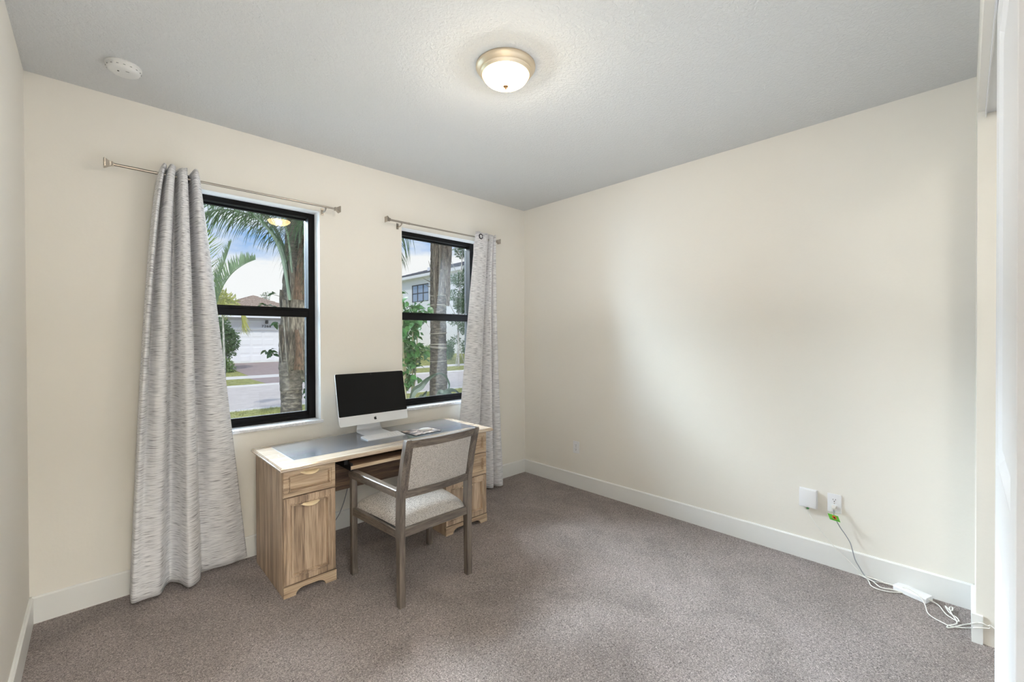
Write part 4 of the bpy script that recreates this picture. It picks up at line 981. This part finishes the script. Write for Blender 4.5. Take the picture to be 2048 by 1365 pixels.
frond(t4, A(Z6, (424, 640), (430, 590), (440, 550), (452, 515), (463, 482)), 34, .26, .011, .1, .014, areca_blue, areca_blue, start=.15, vang=1.3, lead=1.0, spread=.6)
frond(t4, A(Z6, (420, 640), (410, 590), (395, 540), (372, 500), (345, 480)), 40, .42, .013, .4, .016, areca_leaf, areca_leaf, start=.12, vang=1.0, lead=.7)
frond(t4, A(Z6, (430, 640, -.1), (452, 612, -.1), (474, 612, -.1), (485, 634, -.1), (487, 664, -.1)), 26, .34, .012, .3, .012, yellow_leaf, yellow_leaf, start=.55, vang=.2, lead=.8, spread=.55, jitter=.1)
frond(t4, A(Z6, (422, 650, .2), (430, 610, .3), (446, 600, .4), (456, 640, .5)), 22, .30, .012, .3, .012, yellow_leaf, yellow_leaf, start=.3, vang=.2, lead=.8)

# ---- leaf makers
def leaf_mesh(name, mat, L_=.1, wd=.045, curl=.3):
    bm = bmesh.new(); n_ = 6; rows = []
    for i in range(n_+1):
        f = i/n_; w_ = wd*math.sin(PI*(f**.85))*.98+.0005; z = -curl*L_*f*f
        rows.append([bm.verts.new((-w_, f*L_, z+.22*w_)), bm.verts.new((0, f*L_, z)), bm.verts.new((w_, f*L_, z+.22*w_))])
    for a, b_ in zip(rows, rows[1:]):
        for k in range(2): bm.faces.new((a[k], a[k+1], b_[k+1], b_[k]))
    me = bpy.data.meshes.new(name); bm.to_mesh(me); bm.free(); me.materials.append(mat)
    for p in me.polygons: p.use_smooth = True
    return me
def scatter_leaves(parent, me, cen, rad, cnt, smin, smax, rng, hollow=.5):
    base = parent_loc(parent)
    for i in range(cnt):
        while True:
            v = Vector([rng.uniform(-1, 1) for _ in range(3)])
            if hollow < v.length < 1: break
        p = Vector(cen)+Vector((v.x*rad[0], v.y*rad[1], v.z*rad[2]))
        o = bpy.data.objects.new('leaf', me); C.objects.link(o); o.parent = parent; o.location = p-base
        o.rotation_euler = (rng.uniform(-.9, .5), rng.uniform(-.7, .7), rng.uniform(0, 2*PI)); s_ = rng.uniform(smin, smax); o.scale = (s_, s_, s_)
def leaf_cloud(name, parent, mat, blobs, cnt, L_, rng, hollow=.35, ratio=.42):
    m = MB(); bm = m.bm
    vol = [b_[1][0]*b_[1][1]*b_[1][2] for b_ in blobs]; tv = sum(vol)
    for (c, r_), vv in zip(blobs, vol):
        for i in range(int(cnt*vv/tv)):
            while True:
                v = Vector([rng.uniform(-1, 1) for _ in range(3)])
                if hollow < v.length < 1: break
            p = Vector(c)+Vector((v.x*r_[0], v.y*r_[1], v.z*r_[2]))
            d = (v.normalized()*.6+Vector([rng.uniform(-1, 1) for _ in range(3)])).normalized(); l_ = L_*rng.uniform(.7, 1.2)
            s_ = d.cross(Vector([rng.uniform(-1, 1) for _ in range(3)])).normalized()*l_*ratio
            q = [p, p+d*l_*.45+s_*.5, p+d*l_, p+d*l_*.45-s_*.5]
            bm.faces.new([bm.verts.new(x) for x in q])
    o = m.build(name, mat, parent, norm=False); o['kind'] = 'stuff'; return o
rng = random.Random(5)
# ---- broad-leaved shrub climbing behind the left palm
c0 = aty(612, 720, 5.3)
t5 = thing('broad_leaf_shrub', 'glossy broad-leaved shrub growing up behind the stout palm', 'shrub', (c0.x, 5.3, GZ))
me = leaf_mesh('leaf', broad_leaf, .115, .036)
g0 = Vector((c0.x, 5.3, GZ-.03)); m = MB()
clus = [((610, 770), .16, .22, 34), ((608, 720), .15, .18, 24), ((612, 672), .16, .16, 22), ((610, 650), .14, .10, 12), ((634, 740), .3, .4, 40)]
cl2 = [((546, 589), .04, 4), ((539, 706), .09, 14), ((552, 646), .05, 5), ((530, 612), .07, 6), ((549, 613), .05, 4)]
for (a, b_), rx, rz, cnt in clus:
    c = aty(a, b_, 5.3); m.tube([g0, (g0+c)/2+Vector((.05, 0, -.05)), c], [.018, .012, .006], 6)
for (a, b_), rr, cnt in cl2:
    c = aty(a, b_, 4.9); m.tube([aty(584, b_+30, 4.9), aty((584+a)/2, b_+6, 4.9), c], [.010, .007, .003], 6)
m.build('stems', plain('green_brown_stem', lin(112, 104, 78), .7), t5)
for (a, b_), rx, rz, cnt in clus: scatter_leaves(t5, me, aty(a, b_, 5.3), (rx, .3, rz), cnt, .8, 1.3, rng, .2)
for (a, b_), rr, cnt in cl2: scatter_leaves(t5, me, aty(a, b_, 4.9), (rr, rr, rr*.9), cnt, .8, 1.2, rng, .1)
# ---- big-leaved shrub in the lower left of the right window
c0 = aty(812, 700, 2.7)
t6 = thing('broad_leaf_shrub', 'leafy green shrub at the left side of the right window', 'shrub', (c0.x, 2.7, GZ))
g0 = Vector((c0.x, 2.7, GZ-.03)); m = MB()
me2 = leaf_mesh('leaf', broad_leaf, .12, .040)
clus = [((806, 668), .24, .26, 62), ((826, 636), .20, .17, 52), ((838, 622), .13, .12, 26), ((812, 720), .22, .22, 58), ((832, 705), .14, .16, 28), ((815, 762), .16, .14, 32), ((805, 600), .10, .14, 14), ((790, 690), .22, .45, 26)]
for (a, b_), rx, rz, cnt in clus:
    c = aty(a, b_, 2.7); m.tube([g0+Vector((random.uniform(-.1, .1), random.uniform(-.1, .1), 0)), (g0+c)/2+Vector((random.uniform(-.06, .06), 0, 0)), c+Vector((0, 0, rz*.6))], [.02, .013, .005], 6)
for e in ((858, 655), (856, 640)): m.tube(A(2.7, (835, 635), (848, 640), e), [.006, .004, .002], 5)
m.build('stems', plain('green_brown_stem', lin(112, 104, 78), .7), t6)
for (a, b_), rx, rz, cnt in clus: scatter_leaves(t6, me2, aty(a, b_, 2.7), (rx, .28, rz), cnt, .7, 1.25, rng, .1)
leaf_cloud('inner_foliage', t6, broad_leaf, [((q_.x, 2.85, q_.z), (rx_, .22, rz_)) for q_, rx_, rz_ in ((aty(815, 655, 2.8), .24, .26), (aty(815, 715, 2.8), .22, .26), (aty(826, 625, 2.8), .16, .14), (aty(808, 760, 2.8), .14, .14))], 520, .10, rng, 0, .55)
# ---- agave by the right window
ag = aty(855, 830, 1.5); t7 = thing('agave', 'arching grey-green agave leaves low outside the right window', 'agave', (ag.x, 1.5, GZ))
agave_m = leafmat('agave_leaf', lin(44, 53, 42), .45, var=.2, trans=.1)
def strap(pts, ws, parent):
    P = catmull(pts, 7); n_ = len(P); rings = []
    for i, p in enumerate(P):
        f = i/(n_-1)*(len(ws)-1); k = min(int(f), len(ws)-2); w_ = ws[k]+(ws[k+1]-ws[k])*(f-k)
        tt = (P[min(i+1, n_-1)]-P[max(i-1, 0)]).normalized(); s_ = tt.cross(Vector((.3, -1, .35))).normalized(); o_ = s_.cross(tt)*.012
        rings.append([p-s_*w_+o_, p-o_*.4, p+s_*w_+o_, p-o_*1.2])
    return MB().loft(rings).build('leaf', agave_m, parent, autos=40)
B_ = aty(838, 860, 1.5); B_.z = GZ+.05
strap([B_, aty(822, 805, 1.45), aty(843, 772, 1.45), aty(858, 757, 1.5), aty(876, 748, 1.5), aty(890, 753, 1.5), aty(898, 768, 1.5), aty(897, 780, 1.5)], [.03, .045, .04, .022, .012, .009, .006, .002], t7)
strap([B_, aty(838, 812, 1.5), aty(846, 795, 1.5), aty(853, 782, 1.55)], [.04, .045, .034, .004], t7)
strap([B_+Vector((.1, 0, 0)), aty(872, 800, 1.45), aty(888, 786, 1.4), aty(903, 781, 1.4), aty(915, 786, 1.4), aty(922, 796, 1.4)], [.04, .035, .03, .024, .012, .002], t7)
strap([B_+Vector((.05, .1, 0)), aty(890, 800, 1.7), aty(905, 792, 1.75), aty(918, 790, 1.8)], [.04, .03, .018, .002], t7)
strap([B_, aty(800, 830, 1.4), aty(780, 800, 1.35), aty(770, 790, 1.3)], [.04, .04, .02, .002], t7)
# ---- small tree across the street (right window)
c = atz(917, 733, GZ); Yt = 17.2
t8 = thing('street_tree', 'young small-leaved tree across the street on a thin pale trunk', 'tree', (aty(917, 733, Yt).x, Yt, GZ))
gb = aty(917, 733, Yt); gb.z = GZ
m = MB(); m.tube([gb-Vector((0, 0, .05)), aty(917, 700, Yt), aty(916, 650, Yt), aty(918, 600, Yt), aty(924, 520, Yt), aty(930, 460, Yt)], [.075, .06, .055, .05, .035, .015], 10)
for a in ([(917, 640), (905, 620), (896, 600)], [(918, 610), (934, 580), (950, 560)], [(921, 560), (908, 535), (902, 520)], [(924, 520), (912, 495), (908, 480)]): m.tube(A(Yt, *a), [.03, .02, .008], 6)
m.build('trunk', bark_m, t8)
bl_ = []
for a, b_, r_ in ((930, 500, 18), (940, 540, 22), (922, 560, 17), (910, 590, 13), (925, 610, 20), (948, 590, 24), (908, 640, 12), (925, 655, 18), (945, 650, 22), (915, 610, 14), (935, 475, 16), (900, 560, 9), (918, 680, 10), (936, 690, 14)):
    q = aty(a, b_, Yt); R_ = r_*.026; bl_.append(((q.x, q.y+rng.uniform(-.4, .4), q.z), (R_, R_*1.3, R_)))
leaf_cloud('foliage', t8, small_leaf, bl_, 12000, .13, rng, .1)
m = MB()
for a, b_ in ((-.35, -.2), (.4, -.1)): m.tube([gb+Vector((a, b_, 0)), gb+Vector((a*.1, b_*.1, 1.3))], .02, 6)
m.build('support_stake', bark_m, t8)
# ---- dark shrub and low bush left of the driveway
q = atz(447, 742, GZ+.12); Ys = 21.5; t9 = thing('shrub', 'tall dark-leaved shrub at the left of the paver driveway', 'shrub', (aty(447, 735, Ys).x, Ys, GZ+.1))
m = MB(); g_ = aty(448, 740, Ys)
for e in ((446, 705), (452, 700), (440, 700), (457, 698)): m.tube([g_, aty((e[0]+448)/2, 718, Ys), aty(*e, Ys)], [.04, .03, .02], 6)
m.build('stems', bark_m, t9)
bl_ = []
for a, b_, r_ in ((446, 690, 16), (458, 685, 14), (446, 665, 14), (440, 650, 13), (464, 672, 9), (452, 704, 12), (436, 700, 12), (470, 690, 7)):
    q = aty(a, b_, Ys); R_ = r_*.0295; bl_.append(((q.x, q.y, q.z), (R_, R_, R_)))
leaf_cloud('foliage', t9, dark_leaf, bl_, 3200, .15, rng, .1)
t10 = thing('shrub', 'low rounded green bush at the driveway edge', 'shrub', (aty(450, 738, 20.6).x, 20.6, GZ+.05))
bl_ = []
for a, b_, r_ in ((442, 728, 10), (452, 730, 9), (462, 738, 6), (436, 734, 10), (448, 738, 8), (444, 720, 6)):
    q = aty(a, b_, 20.6); R_ = r_*.0285; bl_.append(((q.x, q.y, q.z), (R_, R_, R_)))
leaf_cloud('foliage', t10, hedge_leaf, bl_, 1600, .13, rng, .1)
t11 = thing('croton_shrub', 'yellow-leaved croton by the left curtain', 'shrub', (aty(445, 600, 8.0).x, 8.0, GZ))
croton = leafmat('yellow_green_croton_leaf', lin(190, 192, 118), .4, var=.35, vs=14)
bl_ = []
for a, b_, r_ in ((438, 598, 16), (455, 600, 12), (445, 612, 14), (432, 612, 14), (466, 606, 8), (430, 590, 10)):
    q = aty(a, b_, 8.0); R_ = r_*.0125; bl_.append(((q.x, q.y, q.z), (R_, R_, R_)))
leaf_cloud('foliage', t11, croton, bl_, 520, .13, rng, .1, .3)
gb = Vector((aty(445, 600, 8.0).x, 8.0, GZ)); MB().tube([gb, gb+Vector((.03, 0, 1.0)), aty(445, 612, 8.0)], [.03, .025, .015], 7).build('stems', bark_m, t11)

# ---- garage house across the street
stucco = plain('pale_stucco', lin(226, 224, 226), .85, var=.03)
HY = 25.0
def hx(px, Y=HY): return aty(px, 676, Y).x
def hz(px, py, Y=HY): return aty(px, py, Y).z
xg0, xg1 = hx(452), hx(452)+4.95
t12 = thing('garage_house', 'single-storey house with white garage door across the street', 'house', ((xg0+xg1)/2, HY, 0))
za = hz(515, 660); zf = hz(515, 645); ze = hz(515, 637)
m = MB(); wx0, wx1 = xg0-.55, xg1+.55
m.box((wx0, HY, -.3), (xg0, HY+.25, ze)); m.box((xg1, HY, -.3), (wx1, HY+.25, ze)); m.box((xg0, HY, za), (xg1, HY+.25, ze))
m.box((wx0, HY+.25, -.3), (wx0+.2, HY+9, ze)); m.box((wx1-.2, HY+.25, -.3), (wx1, HY+9, ze)); m.box((wx0-14, HY+6, -.3), (wx0, HY+6.25, ze+.3)); m.box((wx1, HY+6, -.3), (wx1+12, HY+6.25, ze+.3))
m.build('wall', stucco, t12)
m = MB(); m.box((wx0-.02, HY-.05, zf), (wx1+.02, HY, zf+.10)); m.box((xg0-.12, HY-.04, za+.0), (xg1+.12, HY, za+.14)); m.box((wx0-.45, HY-.6, ze), (wx1+.45, HY-.52, ze+.18))
m.build('fascia_trim', plain('white_fascia', lin(240, 240, 242), .7), t12)
gd = MB().box((xg0, HY+.10, -.02), (xg1, HY+.14, za)).build('garage_door', door_m, t12)
rows, cols = 4, 8; pw = (xg1-xg0)/cols; ph = za/rows
m0 = MB(); e = .05
m0.loft([[(e, 0, e), (pw-e, 0, e), (pw-e, 0, ph-e), (e, 0, ph-e)], [(e, -.006, e), (pw-e, -.006, e), (pw-e, -.006, ph-e), (e, -.006, ph-e)], [(e+.06, -.014, e+.06), (pw-e-.06, -.014, e+.06), (pw-e-.06, -.014, ph-e-.06), (e+.06, -.014, ph-e-.06)]])
proto = m0.build('door_panel', door_m, None); me_ = proto.data; bpy.data.objects.remove(proto)
gl_ = parent_loc(gd)
for r_ in range(rows):
    for c_ in range(cols):
        o = bpy.data.objects.new('door_panel', me_); C.objects.link(o); o.parent = gd; o.location = Vector((xg0+c_*pw, HY+.10, r_*ph))-gl_
# house number
cu = bpy.data.curves.new('house_number', 'FONT'); cu.body = '7268'; cu.size = .21; cu.extrude = .01; cu.align_x = 'CENTER'; cu.space_character = 1.25
tmp = bpy.data.objects.new('house_number', cu); C.objects.link(tmp)
bpy.context.view_layer.update(); dg = bpy.context.evaluated_depsgraph_get(); me_ = bpy.data.meshes.new_from_object(tmp.evaluated_get(dg)); bpy.data.objects.remove(tmp)
o = bpy.data.objects.new('house_number', me_); C.objects.link(o); me_.materials.append(inkblack_m); o.parent = t12; o.rotation_euler = (PI/2, 0, 0)
o.location = Vector((hx(532.5), HY-.055, hz(532, 655.5)))-t12.location
MB().box((hx(533)-.07, HY-.16, hz(533, 648)), (hx(533)+.07, HY, hz(533, 641)), .02).build('wall_light', plain('dark_lantern', lin(70, 68, 66), .5), t12)
# tiled hip roofs: courses are real steps
tile_m = noisy('weathered_roof_tile', [(.3, lin(126, 108, 96)), (.5, lin(166, 146, 132)), (.7, lin(196, 180, 168))], 5, bump=.3, stretch=(3, 3, 1))
def hip(x0, x1, y0, y1, z0, rise, pitch_in, parent, n_=13, name='roof'):
    m = MB(); W2_ = (x1-x0)/2; D2 = (y1-y0)/2; R_ = min(W2_, D2)
    for k in range(n_):
        f0, f1 = k/n_, (k+1)/n_; za_ = z0+rise*f0+.03; zb_ = z0+rise*f1
        i0, i1 = R_*f0, R_*f1
        a = [(x0+i0, y0+i0, za_), (x1-i0, y0+i0, za_), (x1-i0, y1-i0, za_), (x0+i0, y1-i0, za_)]
        b_ = [(x0+i1, y0+i1, zb_), (x1-i1, y0+i1, zb_), (x1-i1, y1-i1, zb_), (x0+i1, y1-i1, zb_)]
        lo_ = [(p[0], p[1], p[2]-.05) for p in a]
        m.loft([lo_, a, b_], cap=False)
    return m.build(name, tile_m, parent)
ax = hx(507, HY+2.6); az = aty(507, 591, HY+2.6).z
hip(ax-3.2, ax+3.2, HY-.6, HY+8, ze+.12, az-ze-.12, 0, t12)
rx = aty(440, 574, HY+6).x; rz_ = aty(440, 574, HY+6).z
hip(rx-12, aty(512, 604, HY+4).x+1.2, HY+1.5, HY+13, ze+.3, rz_-ze-.3, 0, t12, 16)
# small far tree over the roof
q = aty(532, 590, 60); t13 = thing('far_tree', 'small far tree peeking over the tiled roof', 'tree', (q.x, 60, 0))
leaf_cloud('foliage', t13, small_leaf, [((q.x, 60, q.z-.2), (.55, .55, .55))], 110, .22, rng, 0)
MB().tube([Vector((q.x, 60, 0)), Vector((q.x, 60, q.z))], [.2, .08], 7).build('trunk', bark_m, t13)
t14 = thing('far_tree', 'grey bare-topped tree on the skyline by the right house', 'tree', (aty(955, 600, 50).x, 50, 0))
q = aty(955, 600, 50); leaf_cloud('foliage', t14, small_leaf, [((q.x, 50, 4), (3, 3, 2.5))], 500, .4, rng, 0); MB().tube([Vector((q.x, 50, -.1)), Vector((q.x, 50, 4))], [.25, .1], 7).build('trunk', bark_m, t14)

# ---- white two-storey house, its long side facing the view
HX = 19.5
white_st = plain('white_stucco', lin(240, 240, 242), .8, var=.02)
def at2(px, py): return at(px, py, 0, HX)
zE = at2(865, 552).z; yN, yF = 18.5, 42.0
t15 = thing('white_house', 'white two-storey house with dark roof beyond the ringed palm', 'house', (HX+4, 30, 0))
wa, wb, wc, wd_ = at2(823.6, 573), at2(857, 565), at2(823.6, 610), at2(850, 650)
zt_w = (wa.z+wb.z)/2; yl, yr = wa.y, wb.y; zb_w = at2(850, 603).z
g0_, g1_ = at2(842, 690).y, at2(855, 690).y; zg1 = at2(850, 648).z; zg0 = zg1-2.2
m = MB(); TH = .25
cells_y = [yF, yl, yr, yN]
# upper band with window hole, lower band with window hole
m.box((HX, yN, zt_w), (HX+TH, yF, zE)); m.box((HX, yN, zg1), (HX+TH, yF, zb_w)); m.box((HX, yN, zb_w), (HX+TH, yr, zt_w)); m.box((HX, yl, zb_w), (HX+TH, yF, zt_w))
m.box((HX, yN, -.3), (HX+TH, yF, zg0)); m.box((HX, yN, zg0), (HX+TH, g1_, zg1)); m.box((HX, g0_, zg0), (HX+TH, yF, zg1))
m.box((HX, yN, -.3), (HX+12, yN+TH, zE)); m.box((HX, yF-TH, -.3), (HX+12, yF, zE)); m.box((HX+12, yN, -.3), (HX+12.2, yF, zE))
m.build('wall', white_st, t15)
dglass = plain('reflective_window_pane', lin(176, 184, 196), .08, .3)
dframe = plain('dark_bronze_frame', lin(66, 68, 74), .5)
def hwin(y0, y1, z0, z1, nc, nr):
    f = MB(); w_ = .09
    f.box((HX+.02, y0, z0), (HX+.12, y0+w_, z1)); f.box((HX+.02, y1-w_, z0), (HX+.12, y1, z1)); f.box((HX+.02, y0, z1-w_), (HX+.12, y1, z1)); f.box((HX+.02, y0, z0), (HX+.12, y1, z0+w_))
    for k in range(1, nc): yy = y0+(y1-y0)*k/nc; f.box((HX+.02, yy-w_*.55, z0), (HX+.12, yy+w_*.55, z1))
    for k in range(1, nr): zz = z0+(z1-z0)*k/nr; f.box((HX+.03, y0, zz-.04), (HX+.11, y1, zz+.04))
    q = f.build('window', dframe, t15)
    for k in range(nc):
        for j in range(nr):
            MB().box((HX+.06, y0+(y1-y0)*k/nc, z0+(z1-z0)*j/nr), (HX+.08, y0+(y1-y0)*(k+1)/nc, z0+(z1-z0)*(j+1)/nr)).build('pane', dglass, q)
hwin(yr, yl, zb_w, zt_w, 3, 2); hwin(g1_, g0_, zg0, zg1, 1, 1)
m = MB(); m.box((HX-.5, yN-.5, zE-.05), (HX+.1, yF+.5, zE+.05)); m.box((HX-.55, yN-.5, zE-.02), (HX-.48, yF+.5, zE+.28)); m.box((HX-.02, yN, zE-.45), (HX, yF, zE-.33))
m.build('eave_trim', plain('white_fascia', lin(240, 240, 242), .7), t15)
shingle = noisy('dark_grey_shingle', [(.3, lin(88, 90, 98)), (.7, lin(132, 134, 142))], 6, bump=.2, stretch=(1, 4, 1))
m = MB(); n_ = 14
for k in range(n_):
    f0, f1 = k/n_, (k+1)/n_; zz0 = zE+.26+2.1*f0+.04; zz1 = zE+.26+2.1*f1; a0 = 6.4*f0; a1 = 6.4*f1
    A0 = [(HX-.55+a0, yN-.5+a0, zz0), (HX+12.5-a0, yN-.5+a0, zz0), (HX+12.5-a0, yF+.5-a0, zz0), (HX-.55+a0, yF+.5-a0, zz0)]
    A1 = [(HX-.55+a1, yN-.5+a1, zz1), (HX+12.5-a1, yN-.5+a1, zz1), (HX+12.5-a1, yF+.5-a1, zz1), (HX-.55+a1, yF+.5-a1, zz1)]
    m.loft([[(p[0], p[1], p[2]-.06) for p in A0], A0, A1], cap=False)
m.build('roof', shingle, t15)
q = at2(830, 549); MB().box((HX+1.6, q.y-.3, zE+.85), (HX+2.2, q.y+.3, zE+1.35), .04).build('roof_vent', plain('white_fascia', lin(240, 240, 242), .7), t15)
# hedge and bushes before the white house
t16 = thing('hedge', 'clipped green hedge along the white house', 'hedge', (17.0, 28, GZ+.2))
bl_ = []
for k in range(16):
    q = aty(806+k*6, 707, 27.6-k*.28); bl_.append(((q.x, q.y, q.z), (.55, .5, .62)))
leaf_cloud('foliage', t16, hedge_leaf, bl_, 4600, .16, rng, .2)
t17 = thing('shrub', 'rounded dark bush right of the ringed palm trunk', 'shrub', (aty(899, 700, 21.5).x, 21.5, GZ+.15))
bl_ = []
for a, b_, r_ in ((898, 690, 9), (899, 704, 9), (894, 697, 9), (902, 698, 7), (896, 712, 8)):
    q = aty(a, b_, 21.5); bl_.append(((q.x, q.y, q.z), (r_*.036,)*3))
leaf_cloud('foliage', t17, dark_leaf, bl_, 1000, .15, rng, .1)
t18 = thing('shrub', 'tiny sparse bush on the lawn by the white house', 'shrub', (aty(926, 704, 24).x, 24, 0))
bl_ = []
for a, b_, r_ in ((924, 701, 4), (930, 703, 4), (927, 706, 3)):
    q = aty(a, b_, 24); bl_.append(((q.x, q.y, q.z), (r_*.04,)*3))
leaf_cloud('foliage', t18, small_leaf, bl_, 130, .14, rng, 0)
